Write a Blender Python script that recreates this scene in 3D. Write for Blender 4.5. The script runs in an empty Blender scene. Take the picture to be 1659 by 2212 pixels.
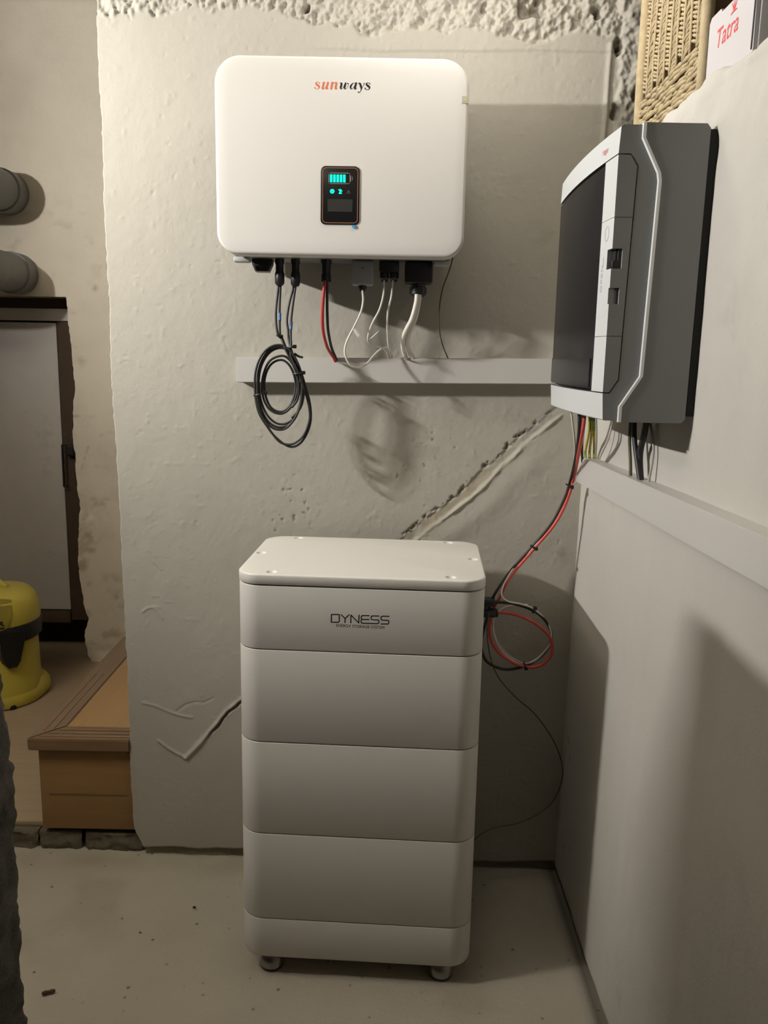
import bpy, bmesh, math, random
import numpy as np
from mathutils import Vector, Matrix

# ------------------------------------------------------------------ camera
W, H, F = 1659.0, 2212.0, 1789.0
PITCH, ROLL = math.radians(10.6), math.radians(1.1)
CAM = Vector((0.0, -2.25, 1.505))
_fw = Vector((0, math.cos(PITCH), -math.sin(PITCH)))
_r0 = Vector((1, 0, 0)); _u0 = _r0.cross(_fw)
_rt = _r0*math.cos(ROLL) + _u0*math.sin(ROLL)
_up = -_r0*math.sin(ROLL) + _u0*math.cos(ROLL)
scene = bpy.context.scene
COL = scene.collection
cd = bpy.data.cameras.new('camera'); cam = bpy.data.objects.new('camera', cd); COL.objects.link(cam)
cam.matrix_world = Matrix(((_rt.x, _up.x, -_fw.x, CAM.x), (_rt.y, _up.y, -_fw.y, CAM.y), (_rt.z, _up.z, -_fw.z, CAM.z), (0, 0, 0, 1)))
cd.sensor_fit = 'VERTICAL'; cd.sensor_height = 36.0; cd.lens = 36.0*F/H; cd.clip_start = 0.02
scene.camera = cam

# ------------------------------------------------------------------ world and lamps
wd = bpy.data.worlds.new('world'); scene.world = wd; wd.use_nodes = True
wd.node_tree.nodes['Background'].inputs[0].default_value = (0.9, 0.85, 0.72, 1)
wd.node_tree.nodes['Background'].inputs[1].default_value = 0.0
LAMP = Vector((-1.95, -1.00, 2.27))
for k in range(5):                       # a short bar lamp of five small lamp heads, out of frame on the left: a wide and a tighter beam each
    for watts, aim, cone, soft in ((108.0, (1.6, 0.9, 1.15), 166, 0.8), (152.0, (1.6, 0.9, 0.1), 130, 0.9)):
        ld = bpy.data.lights.new('bar_lamp', 'SPOT'); ld.energy = watts/5; ld.color = (1.0, 0.968, 0.935)
        ld.spot_size = math.radians(cone); ld.spot_blend = soft; ld.shadow_soft_size = 0.02
        lo = bpy.data.objects.new('bar_lamp', ld); COL.objects.link(lo); lo.location = LAMP + Vector((0, (k-2)*0.036, 0))
        lo.rotation_euler = Vector(aim).to_track_quat('-Z', 'Y').to_euler()
cl = bpy.data.lights.new('fill_light', 'POINT'); cl.energy = 6.5; cl.color = (1.0, 0.955, 0.91); cl.shadow_soft_size = 0.10   # added fill below the ceiling, brightens the upper right
clo = bpy.data.objects.new('fill_light', cl); COL.objects.link(clo); clo.location = (0.15, -0.42, 2.45)
scene.view_settings.view_transform = 'Standard'
scene.view_settings.look = 'None'
scene.view_settings.gamma = 1.0
scene.view_settings.use_curve_mapping = False
scene.view_settings.exposure = 0.0

# ------------------------------------------------------------------ helpers
def ray(x, y): return _fw + _rt*((x-W/2)/F) - _up*((y-H/2)/F)
def onY(x, y, Y): d = ray(x, y); return CAM + d*((Y-CAM.y)/d.y)
def onX(x, y, X): d = ray(x, y); return CAM + d*((X-CAM.x)/d.x)
def onZ(x, y, Z): d = ray(x, y); return CAM + d*((Z-CAM.z)/d.z)
def onP(x, y, p0, n): d = ray(x, y); return CAM + d*(((p0-CAM).dot(n))/d.dot(n))
def wallY(x): return -0.005 - 0.035*(x-0.53)          # front surface of the back wall

def link(o, parent=None):
    COL.objects.link(o)
    if parent is not None:
        o.parent = parent
    return o
def tag(o, label=None, cat=None, group=None, kind=None):
    if label: o['label'] = label
    if cat: o['category'] = cat
    if group: o['group'] = group
    if kind: o['kind'] = kind
    return o
def empty(name, loc, rz=0.0):
    o = bpy.data.objects.new(name, None); COL.objects.link(o); o.location = loc; o.rotation_euler = (0, 0, rz)
    o.empty_display_size = 0.05
    return o
def mesh_obj(name, verts, faces, mat, parent=None, smooth=False, world=True):
    me = bpy.data.meshes.new(name); me.from_pydata([tuple(v) for v in verts], [], faces); me.update()
    return finish(name, me, mat, parent, smooth, world)
def finish(name, me, mat, parent=None, smooth=False, world=True):
    """mesh data in world coordinates; when parented, moved into the parent's frame"""
    if smooth:
        me.polygons.foreach_set('use_smooth', [True]*len(me.polygons))
    if mat: me.materials.append(mat)
    o = bpy.data.objects.new(name, me); COL.objects.link(o)
    if parent is not None:
        o.parent = parent
        if world:
            me.transform(pmat(parent).inverted())
    return o
def pmat(p):
    m = Matrix.LocRotScale(p.location, p.rotation_euler, p.scale)
    return pmat(p.parent) @ m if p.parent else m
def bm_obj(name, bm, mat, parent=None, smooth=False, world=True, recalc=True, autosm=None):
    if recalc: bmesh.ops.recalc_face_normals(bm, faces=bm.faces)
    me = bpy.data.meshes.new(name); bm.to_mesh(me); bm.free()
    o = finish(name, me, mat, parent, smooth or autosm is not None, world)
    if autosm is not None:
        me.set_sharp_from_angle(angle=math.radians(autosm))
    return o
def box_bm(lo, hi, bevel=0.0, seg=2, bm=None):
    new = bmesh.new()
    bmesh.ops.create_cube(new, size=1)
    lo, hi = Vector(lo), Vector(hi)
    for v in new.verts:
        v.co = Vector(((lo[i]+hi[i])/2 + v.co[i]*(hi[i]-lo[i]) for i in range(3)))
    if bevel > 0:
        bmesh.ops.bevel(new, geom=list(new.edges), offset=bevel, segments=seg, affect='EDGES', profile=0.5)
    if bm is None: return new
    merge(bm, new); return bm
def merge(bm, new):
    me = bpy.data.meshes.new('tmp'); new.to_mesh(me); new.free(); bm.from_mesh(me); bpy.data.meshes.remove(me)
def box(name, lo, hi, mat, parent=None, bevel=0.0, seg=2, world=True):
    return bm_obj(name, box_bm(lo, hi, bevel, seg), mat, parent, world=world, autosm=40 if bevel else None)
def catmull(pts, n=8, closed=False):
    P = [Vector(p) for p in pts]; out = []
    m = len(P)
    rng = range(m if closed else m-1)
    for i in rng:
        p1, p2 = P[i], P[(i+1) % m]
        p0 = P[(i-1) % m] if (closed or i > 0) else p1*2-p2
        p3 = P[(i+2) % m] if (closed or i < m-2) else p2*2-p1
        for k in range(n):
            t = k/n
            out.append(0.5*((2*p1)+(p2-p0)*t+(2*p0-5*p1+4*p2-p3)*t*t+(3*p1-p0-3*p2+p3)*t*t*t))
    if not closed: out.append(P[-1].copy())
    return out
def tube_bm(path, r, sides=8, closed=False, bm=None, caps=True):
    if bm is None: bm = bmesh.new()
    n = len(path); rings = []
    rr = r if hasattr(r, '__len__') else [r]*n
    nrm = None
    for i in range(n):
        a = path[(i-1) % n] if (closed or i > 0) else path[i]
        b = path[(i+1) % n] if (closed or i < n-1) else path[i]
        t = (b-a)
        if t.length < 1e-9: t = Vector((0, 0, 1))
        t.normalize()
        if nrm is None:
            nrm = t.orthogonal().normalized()
        else:
            nrm = (nrm - t*nrm.dot(t))
            nrm = nrm.normalized() if nrm.length > 1e-6 else t.orthogonal().normalized()
        bi = t.cross(nrm)
        rings.append([bm.verts.new(path[i] + (nrm*math.cos(2*math.pi*k/sides) + bi*math.sin(2*math.pi*k/sides))*rr[i]) for k in range(sides)])
    for i in range(n if closed else n-1):
        A, B = rings[i], rings[(i+1) % n]
        for k in range(sides):
            bm.faces.new((A[k], A[(k+1) % sides], B[(k+1) % sides], B[k]))
    if caps and not closed:
        bm.faces.new(rings[0][::-1]); bm.faces.new(rings[-1])
    return bm
def tube(name, pts, r, mat, parent=None, n=8, sides=8, closed=False):
    return bm_obj(name, tube_bm(catmull(pts, n, closed), r, sides, closed), mat, parent, smooth=True)
def pxtube(name, pts, r, mat, parent=None, n=8, sides=8, closed=False):
    """points are (px, py, Y)"""
    return tube(name, [onY(*p) for p in pts], r, mat, parent, n, sides, closed)
def lathe_bm(prof, center, axis=Vector((0, 0, 1)), n=32, bm=None):
    """prof: list of (radius, height along axis)"""
    if bm is None: bm = bmesh.new()
    ax = Vector(axis).normalized(); u = ax.orthogonal().normalized(); v = ax.cross(u); c = Vector(center); rings = []
    for r, h in prof:
        if r < 1e-6:
            rings.append([bm.verts.new(c+ax*h)])
        else:
            rings.append([bm.verts.new(c+ax*h+(u*math.cos(2*math.pi*k/n)+v*math.sin(2*math.pi*k/n))*r) for k in range(n)])
    for A, B in zip(rings, rings[1:]):
        if len(A) == 1 and len(B) == 1: continue
        for k in range(n):
            k2 = (k+1) % n
            if len(A) == 1: bm.faces.new((A[0], B[k2], B[k]))
            elif len(B) == 1: bm.faces.new((A[k], A[k2], B[0]))
            else: bm.faces.new((A[k], A[k2], B[k2], B[k]))
    return bm
def rrect(w, h, r, n=8, cx=0, cy=0):
    out = []
    for sx, sy, a0 in ((1, -1, -90), (1, 1, 0), (-1, 1, 90), (-1, -1, 180)):
        rr = r[(sx, sy)] if isinstance(r, dict) else r
        for k in range(n+1):
            a = math.radians(a0+90*k/n)
            out.append((cx+sx*(w/2-rr)+rr*math.cos(a), cy+sy*(h/2-rr)+rr*math.sin(a)))
    return out
def loft_bm(rings, bm=None, caps=True):
    """rings of equal length"""
    if bm is None: bm = bmesh.new()
    R = [[bm.verts.new(p) for p in ring] for ring in rings]
    n = len(R[0])
    for A, B in zip(R, R[1:]):
        for k in range(n):
            bm.faces.new((A[k], A[(k+1) % n], B[(k+1) % n], B[k]))
    if caps:
        bm.faces.new(R[0][::-1]); bm.faces.new(R[-1])
    return bm
def prism_bm(poly, to3, d0, d1, bm=None):
    """polygon in 2D extruded; to3(u, v, d) -> Vector"""
    return loft_bm([[to3(u, v, d0) for u, v in poly], [to3(u, v, d1) for u, v in poly]], bm)
def ribbon_bm(pts, to3, bm=None, n=6, smooth=True):
    """flat variable-width stroke; pts (u, v, width) ; to3(u, v)->Vector"""
    if bm is None: bm = bmesh.new()
    P = [Vector(p) for p in pts]
    if not smooth:                                  # straight strokes: one bar per segment, a round joint at every corner
        for a, b in zip(P, P[1:]):
            t = Vector((b.x-a.x, b.y-a.y)).normalized(); q = Vector((-t.y, t.x))
            bm.faces.new([bm.verts.new(to3(p.x+q.x*p.z/2*sg, p.y+q.y*p.z/2*sg)) for p, sg in ((a, 1), (a, -1), (b, -1), (b, 1))])
        for i, p in enumerate(P):
            bm.faces.new([bm.verts.new(to3(p.x+math.cos(k*math.pi/6)*p.z/2, p.y+math.sin(k*math.pi/6)*p.z/2)) for k in range(12)])
        return bm
    C = catmull(P, n)
    L = []
    for i, p in enumerate(C):
        a = C[max(i-1, 0)]; b = C[min(i+1, len(C)-1)]
        t = Vector((b.x-a.x, b.y-a.y)); t = t.normalized() if t.length > 0 else Vector((1, 0))
        nn = Vector((-t.y, t.x))*p.z/2
        L.append((bm.verts.new(to3(p.x+nn.x, p.y+nn.y)), bm.verts.new(to3(p.x-nn.x, p.y-nn.y))))
    for A, B in zip(L, L[1:]):
        bm.faces.new((A[0], A[1], B[1], B[0]))
    for p, q in ((C[0], C[1]), (C[-1], C[-2])):     # half-round ends, reaching outwards only
        t = Vector((p.x-q.x, p.y-q.y)).normalized(); nn = Vector((-t.y, t.x)); w = p.z/2
        bm.faces.new([bm.verts.new(to3(p.x+(t.x*math.cos(a)+nn.x*math.sin(a))*w, p.y+(t.y*math.cos(a)+nn.y*math.sin(a))*w)) for a in np.linspace(-math.pi/2, math.pi/2, 7)])
    return bm
def text_bm(body, size, to3, bold=0.0, shear=0.0, align='CENTER', space=1.0):
    cu = bpy.data.curves.new('txt', 'FONT'); cu.body = body; cu.size = 1.0; cu.align_x = align; cu.align_y = 'CENTER'
    cu.offset = bold/size; cu.shear = shear; cu.space_character = space; cu.resolution_u = 4
    ob = bpy.data.objects.new('txt', cu); COL.objects.link(ob)
    bpy.context.view_layer.update()
    me = bpy.data.meshes.new_from_object(ob.evaluated_get(bpy.context.evaluated_depsgraph_get()))
    bm = bmesh.new(); bm.from_mesh(me)
    for v in bm.verts: v.co = to3(v.co.x*size, v.co.y*size)
    bpy.data.objects.remove(ob); bpy.data.curves.remove(cu); bpy.data.meshes.remove(me)
    return bm

# numpy noise
_rng = np.random.default_rng(7)
_tab = _rng.random((256, 256))
def vnoise(x, y, s=0):
    x = x+s*17.31; y = y+s*9.77
    xi = np.floor(x).astype(int); yi = np.floor(y).astype(int); fx = x-xi; fy = y-yi
    fx = fx*fx*(3-2*fx); fy = fy*fy*(3-2*fy)
    g = lambda a, b: _tab[a & 255, b & 255]
    return (g(xi, yi)*(1-fx)+g(xi+1, yi)*fx)*(1-fy)+(g(xi, yi+1)*(1-fx)+g(xi+1, yi+1)*fx)*fy
def fbm(x, y, oct=4, s=0, gain=.5):
    t = 0; a = 1; n = 0
    for k in range(oct):
        t = t+a*(vnoise(x*2**k, y*2**k, s+k)-.5); n += a; a *= gain
    return t/n*2
def sstep(a, b, x): t = np.clip((x-a)/(b-a), 0, 1); return t*t*(3-2*t)
def polydist(X, Z, pts):
    """distance to a polyline, signed side (positive = left of travel), and position 0..1 along it"""
    best = np.full(X.shape, 1e9); side = np.zeros(X.shape); along = np.zeros(X.shape)
    n = len(pts)-1
    for i in range(n):
        ax, az = pts[i]; bx, bz = pts[i+1]; dx, dz = bx-ax, bz-az; L2 = dx*dx+dz*dz
        t = np.clip(((X-ax)*dx+(Z-az)*dz)/L2, 0, 1)
        ex = X-(ax+t*dx); ez = Z-(az+t*dz); d = np.hypot(ex, ez)
        m = d < best
        best = np.where(m, d, best); side = np.where(m, np.sign(dx*ez-dz*ex), side); along = np.where(m, (i+t)/n, along)
    return best, side, along
def grid_obj(name, P, mat, parent=None, tint=None, flip=False, smooth=True):
    n, m = P.shape[:2]
    me = bpy.data.meshes.new(name)
    idx = np.arange(n*m).reshape(n, m)
    q = np.stack([idx[:-1, :-1], idx[1:, :-1], idx[1:, 1:], idx[:-1, 1:]], -1).reshape(-1, 4)
    if flip: q = q[:, ::-1]
    me.vertices.add(n*m); me.vertices.foreach_set('co', P.reshape(-1).astype(np.float32))
    me.loops.add(q.size); me.loops.foreach_set('vertex_index', q.reshape(-1).astype(np.int32))
    me.polygons.add(len(q)); me.polygons.foreach_set('loop_start', np.arange(0, q.size, 4, dtype=np.int32))
    me.polygons.foreach_set('loop_total', np.full(len(q), 4, dtype=np.int32))
    me.update(calc_edges=True); me.validate()
    if tint is not None:
        at = me.color_attributes.new('tint', 'FLOAT_COLOR', 'POINT')
        c = np.ones((n*m, 4), np.float32); c[:, :3] = tint.reshape(-1, 3); at.data.foreach_set('color', c.reshape(-1))
    return finish(name, me, mat, parent, smooth)

# ------------------------------------------------------------------ materials
def nodemat(name):
    m = bpy.data.materials.new(name); m.use_nodes = True
    nt = m.node_tree; b = nt.nodes['Principled BSDF']; return m, nt, b
def mat(name, col, rough=0.5, metal=0.0, var=0.0, scale=40.0, bump=0.0, bscale=200.0, emit=None, estr=0.0, spec=0.5):
    m, nt, b = nodemat(name)
    b.inputs['Roughness'].default_value = rough; b.inputs['Metallic'].default_value = metal
    b.inputs['Specular IOR Level'].default_value = spec
    b.inputs['Base Color'].default_value = (*col, 1)
    if emit:
        b.inputs['Emission Color'].default_value = (*emit, 1); b.inputs['Emission Strength'].default_value = estr
    tc = nt.nodes.new('ShaderNodeTexCoord')
    if var > 0:
        nz = nt.nodes.new('ShaderNodeTexNoise'); nz.inputs['Scale'].default_value = scale; nz.inputs['Detail'].default_value = 5
        nt.links.new(tc.outputs['Object'], nz.inputs['Vector'])
        cr = nt.nodes.new('ShaderNodeMix'); cr.data_type = 'RGBA'
        cr.inputs['A'].default_value = (*[c*(1-var) for c in col], 1); cr.inputs['B'].default_value = (*[min(1, c*(1+var)) for c in col], 1)
        nt.links.new(nz.outputs['Fac'], cr.inputs['Factor']); nt.links.new(cr.outputs['Result'], b.inputs['Base Color'])
    if bump > 0:
        nb = nt.nodes.new('ShaderNodeTexNoise'); nb.inputs['Scale'].default_value = bscale; nb.inputs['Detail'].default_value = 3
        nt.links.new(tc.outputs['Object'], nb.inputs['Vector'])
        bp = nt.nodes.new('ShaderNodeBump'); bp.inputs['Strength'].default_value = bump; bp.inputs['Distance'].default_value = 0.002
        nt.links.new(nb.outputs['Fac'], bp.inputs['Height']); nt.links.new(bp.outputs['Normal'], b.inputs['Normal'])
    return m
def plaster(name, col, dirt=(0.35, 0.31, 0.22), damt=0.35, bump=0.35, speck=0.0, vscale=3.0, use_tint=True, rough=0.85):
    """painted plaster: soft mottling, a few dirty patches, dark pin specks, fine grain relief"""
    m, nt, b = nodemat(name); N = nt.nodes.new; Lk = nt.links.new
    b.inputs['Roughness'].default_value = rough; b.inputs['Specular IOR Level'].default_value = 0.25
    tc = N('ShaderNodeTexCoord')
    def noise(sc, det=5, rg=.55):
        n = N('ShaderNodeTexNoise'); n.inputs['Scale'].default_value = sc; n.inputs['Detail'].default_value = det; n.inputs['Roughness'].default_value = rg
        Lk(tc.outputs['Object'], n.inputs['Vector']); return n
    def ramp(src, a, c):
        r = N('ShaderNodeMapRange'); r.inputs['From Min'].default_value = a; r.inputs['From Max'].default_value = c
        Lk(src, r.inputs['Value']); return r.outputs['Result']
    def mix(a, bcol, fac, mode='MIX'):
        x = N('ShaderNodeMix'); x.data_type = 'RGBA'; x.blend_type = mode
        for sock, v in ((x.inputs['A'], a), (x.inputs['B'], bcol)):
            if isinstance(v, tuple): sock.default_value = (*v, 1)
            else: Lk(v, sock)
        if isinstance(fac, float): x.inputs['Factor'].default_value = fac
        else: Lk(fac, x.inputs['Factor'])
        return x.outputs['Result']
    c = mix(tuple(v*0.9 for v in col), tuple(min(1, v*1.08) for v in col), noise(vscale).outputs['Fac'])
    mul = N('ShaderNodeMath'); mul.operation = 'MULTIPLY'; mul.inputs[1].default_value = damt
    Lk(ramp(noise(2.3, 9, .68).outputs['Fac'], .58, .78), mul.inputs[0])
    c = mix(c, dirt, mul.outputs[0])
    if speck > 0:
        vo = N('ShaderNodeTexVoronoi'); vo.inputs['Scale'].default_value = 26; Lk(tc.outputs['Object'], vo.inputs['Vector'])
        s1 = ramp(vo.outputs['Distance'], .15, .07)
        gate = ramp(noise(9.0, 2).outputs['Fac'], .50, .58)
        mm = N('ShaderNodeMath'); mm.operation = 'MULTIPLY'; Lk(s1, mm.inputs[0]); Lk(gate, mm.inputs[1])
        m2 = N('ShaderNodeMath'); m2.operation = 'MULTIPLY'; Lk(mm.outputs[0], m2.inputs[0]); m2.inputs[1].default_value = speck
        c = mix(c, (0.09, 0.075, 0.055), m2.outputs[0])
    if use_tint:
        at = N('ShaderNodeAttribute'); at.attribute_name = 'tint'
        c = mix(c, at.outputs['Color'], 1.0, 'MULTIPLY')
    Lk(c, b.inputs['Base Color'])
    bp = N('ShaderNodeBump'); bp.inputs['Strength'].default_value = bump; bp.inputs['Distance'].default_value = 0.003
    ad = N('ShaderNodeMath'); ad.operation = 'MULTIPLY_ADD'; ad.inputs[1].default_value = .8
    Lk(noise(170, 3).outputs['Fac'], ad.inputs[0]); Lk(noise(60, 2).outputs['Fac'], ad.inputs[2])
    Lk(ad.outputs[0], bp.inputs['Height']); Lk(bp.outputs['Normal'], b.inputs['Normal'])
    return m
def wood(name, c1, c2, axis=0, scale=1.0, rough=0.45):
    m, nt, b = nodemat(name); N = nt.nodes.new; Lk = nt.links.new
    b.inputs['Roughness'].default_value = rough
    tc = N('ShaderNodeTexCoord'); mp = N('ShaderNodeMapping')
    s = [28*scale]*3; s[axis] = 2.2*scale; mp.inputs['Scale'].default_value = s
    Lk(tc.outputs['Object'], mp.inputs['Vector'])
    nz = N('ShaderNodeTexNoise'); nz.inputs['Scale'].default_value = 1.6; nz.inputs['Detail'].default_value = 7; nz.inputs['Distortion'].default_value = 1.2
    Lk(mp.outputs['Vector'], nz.inputs['Vector'])
    x = N('ShaderNodeMix'); x.data_type = 'RGBA'; x.inputs['A'].default_value = (*c1, 1); x.inputs['B'].default_value = (*c2, 1)
    Lk(nz.outputs['Fac'], x.inputs['Factor']); Lk(x.outputs['Result'], b.inputs['Base Color'])
    return m
M = {}
M['wall'] = plaster('painted_plaster', (0.40, 0.38, 0.325), damt=.12, bump=.2)
M['rwall'] = plaster('painted_plaster_right', (0.50, 0.48, 0.435), damt=.12, bump=.2)
M['beige'] = plaster('old_beige_plaster', (0.70, 0.625, 0.50), dirt=(.33, .28, .19), damt=.45, bump=.55, vscale=5)
M['ceil'] = plaster('ceiling_plaster', (0.80, 0.74, 0.62), use_tint=False)
M['dim'] = plaster('plain_plaster', (0.06, 0.053, 0.042), use_tint=False)
M['floor'] = plaster('concrete_floor', (0.40, 0.365, 0.295), dirt=(.30, .26, .20), damt=.35, speck=.8, bump=.45, vscale=6, rough=.7)
M['stone'] = plaster('dark_rough_stone', (0.085, 0.078, 0.066), dirt=(.30, .285, .26), damt=.85, bump=1.0, vscale=40)
M['stone2'] = plaster('dusty_stone', (0.14, 0.12, 0.085), dirt=(.08, .065, .045), damt=.7, bump=1.0, vscale=30, use_tint=False)
M['inv'] = mat('white_enamel', (0.68, 0.66, 0.62), .42, var=.01, scale=8)
M['invbody'] = mat('grey_casting', (0.16, 0.16, 0.16), .5, .3, var=.1)
M['towerw'] = mat('white_powder_coat', (0.60, 0.58, 0.54), .5, var=.015, scale=30, bump=.05, bscale=700)
M['lidw'] = mat('white_lid_lifted', (0.70, 0.68, 0.635), .42, var=.01, scale=30)  # tower white raised on the lid, painting in light from above
M['pvc'] = mat('white_pvc', (0.52, 0.505, 0.475), .35, var=.015, scale=12)
M['black'] = mat('black_plastic', (0.012, 0.012, 0.013), .42, var=.2)
M['cable'] = mat('black_cable', (0.022, 0.022, 0.021), .5, var=.2)
M['red'] = mat('red_cable', (0.50, 0.035, 0.03), .45, var=.1)
M['orange'] = mat('orange_red_cable', (0.62, 0.085, 0.06), .45, var=.1)
M['white'] = mat('white_cable', (0.72, 0.69, 0.62), .5, var=.05)
M['greyc'] = mat('grey_cable', (0.42, 0.41, 0.38), .5, var=.05)
M['olive'] = mat('olive_wire', (0.075, 0.065, 0.02), .5, var=.2)
M['blue'] = mat('blue_film', (0.05, 0.16, 0.42), .4, var=.05)
M['blue2'] = mat('blue_tab', (0.08, 0.35, 0.68), .35, var=.05)
M['dongle'] = mat('grey_plastic', (0.33, 0.335, 0.345), .5, var=.03)
M['panel'] = mat('black_glass', (0.010, 0.010, 0.010), .18, var=.05)
M['lcd'] = mat('lcd_grey', (0.038, 0.037, 0.035), .3, var=.05)
M['copper'] = mat('copper_line', (0.30, 0.14, 0.08), .4, var=.05)
M['led'] = mat('green_led', (0.0, 0.6, 0.4), .4, emit=(0.005, 0.85, 0.58), estr=1.0)
M['line'] = mat('pale_print', (0.42, 0.42, 0.40), .5, var=.02)
M['dimline'] = mat('dim_print', (0.13, 0.13, 0.125), .5, var=.02)
M['ink'] = mat('black_ink', (0.008, 0.007, 0.007), .5, var=.05)
M['inkor'] = mat('orange_ink', (0.62, 0.16, 0.08), .5, var=.03)
M['inkred'] = mat('red_ink', (0.55, 0.06, 0.07), .5, var=.05)
M['sticker'] = mat('sticker_grey', (0.42, 0.42, 0.41), .5, var=.03)
M['yel'] = mat('warning_yellow', (0.55, 0.48, 0.08), .5, var=.03)
M['encl'] = mat('grey_enclosure', (0.19, 0.195, 0.19), .42, var=.015, scale=20)
M['enclf'] = mat('enclosure_grey_lit', (0.56, 0.58, 0.58), .36, var=.01, scale=20)  # lit copy of the enclosure grey for faces turned towards the lamp
M['edgelit'] = mat('edge_highlight', (0.74, 0.75, 0.75), .3, var=.01)
M['embos'] = mat('embossed_grey', (0.38, 0.39, 0.39), .5, var=.02)
M['gap'] = mat('dark_gasket', (0.012, 0.012, 0.011), .8, var=.1)
M['chrome'] = mat('worn_steel', (0.30, 0.29, 0.275), .28, .9, var=.1, scale=60)
M['vyel'] = mat('yellow_plastic', (0.62, 0.51, 0.085), .35, var=.02, scale=10)
M['vblk'] = mat('vacuum_black', (0.012, 0.012, 0.012), .45, var=.1)
M['pipe'] = mat('grey_pipe_plastic', (0.20, 0.20, 0.195), .5, var=.08, scale=15)
M['door'] = plaster('dirty_white_paint', (0.50, 0.46, 0.42), dirt=(.20, .175, .14), damt=.85, bump=.3, vscale=9, use_tint=False, rough=.6)
M['rust'] = plaster('rusty_frame', (0.075, 0.05, 0.032), dirt=(.34, .31, .27), damt=.8, bump=.8, vscale=25, use_tint=False)
M['dark'] = mat('black_iron', (0.012, 0.010, 0.009), .6, .3, var=.2)
M['cavshade'] = mat('cavity_shade', (0.02, 0.016, 0.012), .95, var=.4)
M['oak'] = wood('oak_panel', (0.41, 0.255, 0.115), (0.31, 0.185, 0.075), 1)
M['riser'] = wood('oak_riser', (0.33, 0.185, 0.07), (0.25, 0.135, 0.05), 0)
M['nose'] = wood('dark_nosing', (0.23, 0.14, 0.075), (0.14, 0.08, 0.04), 0)
M['trimw'] = wood('worn_trim', (0.27, 0.185, 0.115), (0.17, 0.11, 0.065), 1)
M['board'] = wood('pale_board', (0.46, 0.36, 0.245), (0.37, 0.28, 0.185), 0)
M['straw'] = mat('woven_rush', (0.43, 0.345, 0.205), .8, var=.28, scale=60, bump=.3, bscale=300)
M['strawd'] = mat('shaded_rush', (0.16, 0.105, 0.05), .9, var=.3, scale=60)  # darker rush colour paints the shade inside the basket
M['carton'] = mat('white_carton', (0.52, 0.50, 0.505), .45, var=.01)
M['cartong'] = mat('grey_carton', (0.36, 0.35, 0.33), .6, var=.1, scale=20)
M['yg'] = None
def ygmat():
    m, nt, b = nodemat('yellow_green_wire'); N = nt.nodes.new; Lk = nt.links.new
    at = N('ShaderNodeAttribute'); at.attribute_name = 'tint'; Lk(at.outputs['Color'], b.inputs['Base Color']); b.inputs['Roughness'].default_value = .45
    return m
M['yg'] = ygmat()
def smoke():
    m, nt, b = nodemat('smoked_window'); N = nt.nodes.new; Lk = nt.links.new
    b.inputs['Base Color'].default_value = (0.03, 0.029, 0.032, 1); b.inputs['Roughness'].default_value = .16
    tr = N('ShaderNodeBsdfTransparent'); tr.inputs[0].default_value = (.42, .40, .42, 1)
    mx = N('ShaderNodeMixShader'); mx.inputs[0].default_value = .55
    Lk(tr.outputs[0], mx.inputs[1]); Lk(b.outputs[0], mx.inputs[2]); Lk(mx.outputs[0], nt.nodes['Material Output'].inputs['Surface'])
    return m
M['smoke'] = smoke()

# ================================================================== SETTING
# ---- back wall (painted plaster, broken rough top, chased groove and cracks)
def pw(x, y): p = onY(x, y, 0.0); return (p.x, p.z)
STEP = 0.0032
xs = np.arange(-0.752, 1.17, STEP); zs = np.arange(-0.03, 2.62, STEP)
ncut = 8
Xg, Zg = np.meshgrid(xs, zs, indexing='ij')
edge = 0.007*fbm(zs*2.5, zs*0+3, 3, 11) + 0.0025*fbm(zs*60, zs*0+9, 3, 4) + 0.012*(1-zs/2.4)
edge = edge - 0.030*sstep(.10, .0, zs)*(-1)
wgt = np.clip(1-(xs+0.752)/0.06, 0, 1)
Xg = Xg + wgt[:, None]*edge[None, :]
D = 0.0026*fbm(Xg*3.0, Zg*3.0, 3, 1) + 0.0007*fbm(Xg*26, Zg*26, 3, 2) + 0.0002*fbm(Xg*110, Zg*110, 2, 3) + 0.0010*sstep(.35, .9, fbm(Xg*60, Zg*60, 2, 5))
tint = np.ones(Xg.shape+(3,))
def blend(mask, col):
    global tint
    tint = tint*(1-mask[..., None]) + np.array(col)*mask[..., None]
# small pocks and crumbs
pock = sstep(.62, .8, fbm(Xg*75, Zg*75, 2, 21))*sstep(.1, .5, fbm(Xg*4, Zg*4, 2, 22))
D -= pock*0.0013
# the rough, unplastered band along the top and the broken corner on the right
zt = 2.305 + 0.03*fbm(Xg*7, Xg*0+2, 3, 31) + 0.018*fbm(Xg*30, Zg*18, 3, 32) + 0.04*sstep(0.0, -.45, Xg) - .015*sstep(.1, .45, Xg)
xr = 0.565 + 0.020*fbm(Zg*9, Zg*0, 3, 33) + 0.008*fbm(Zg*40, Xg*40, 2, 34)
rough = np.maximum(sstep(zt, zt+.012, Zg), sstep(xr, xr+.008, Xg)*sstep(1.9, 1.95, Zg))
lum = fbm(Xg*28, Zg*28, 5, 41, .62); lum2 = fbm(Xg*70, Zg*60, 3, 43, .6)
rcn = sstep(xr, xr+.008, Xg); D += rough*((0.012-.006*rcn)*lum + (0.010-.004*rcn)*lum2 + 0.004*fbm(Xg*110, Zg*110, 2, 44) - 0.002)
hole = rough*sstep(.42, .7, -fbm(Xg*22, Zg*18, 3, 45))
D -= hole*(0.03-.016*rcn)
blend(hole*.55, (.55, .50, .44))
rs = sstep(xr, xr+.01, Xg)*sstep(1.9, 1.95, Zg)
D += rs*0.010
blend(rs*sstep(.1, .5, fbm(Xg*20, Zg*20, 3, 47))*.35, (.6, .56, .5))
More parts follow.
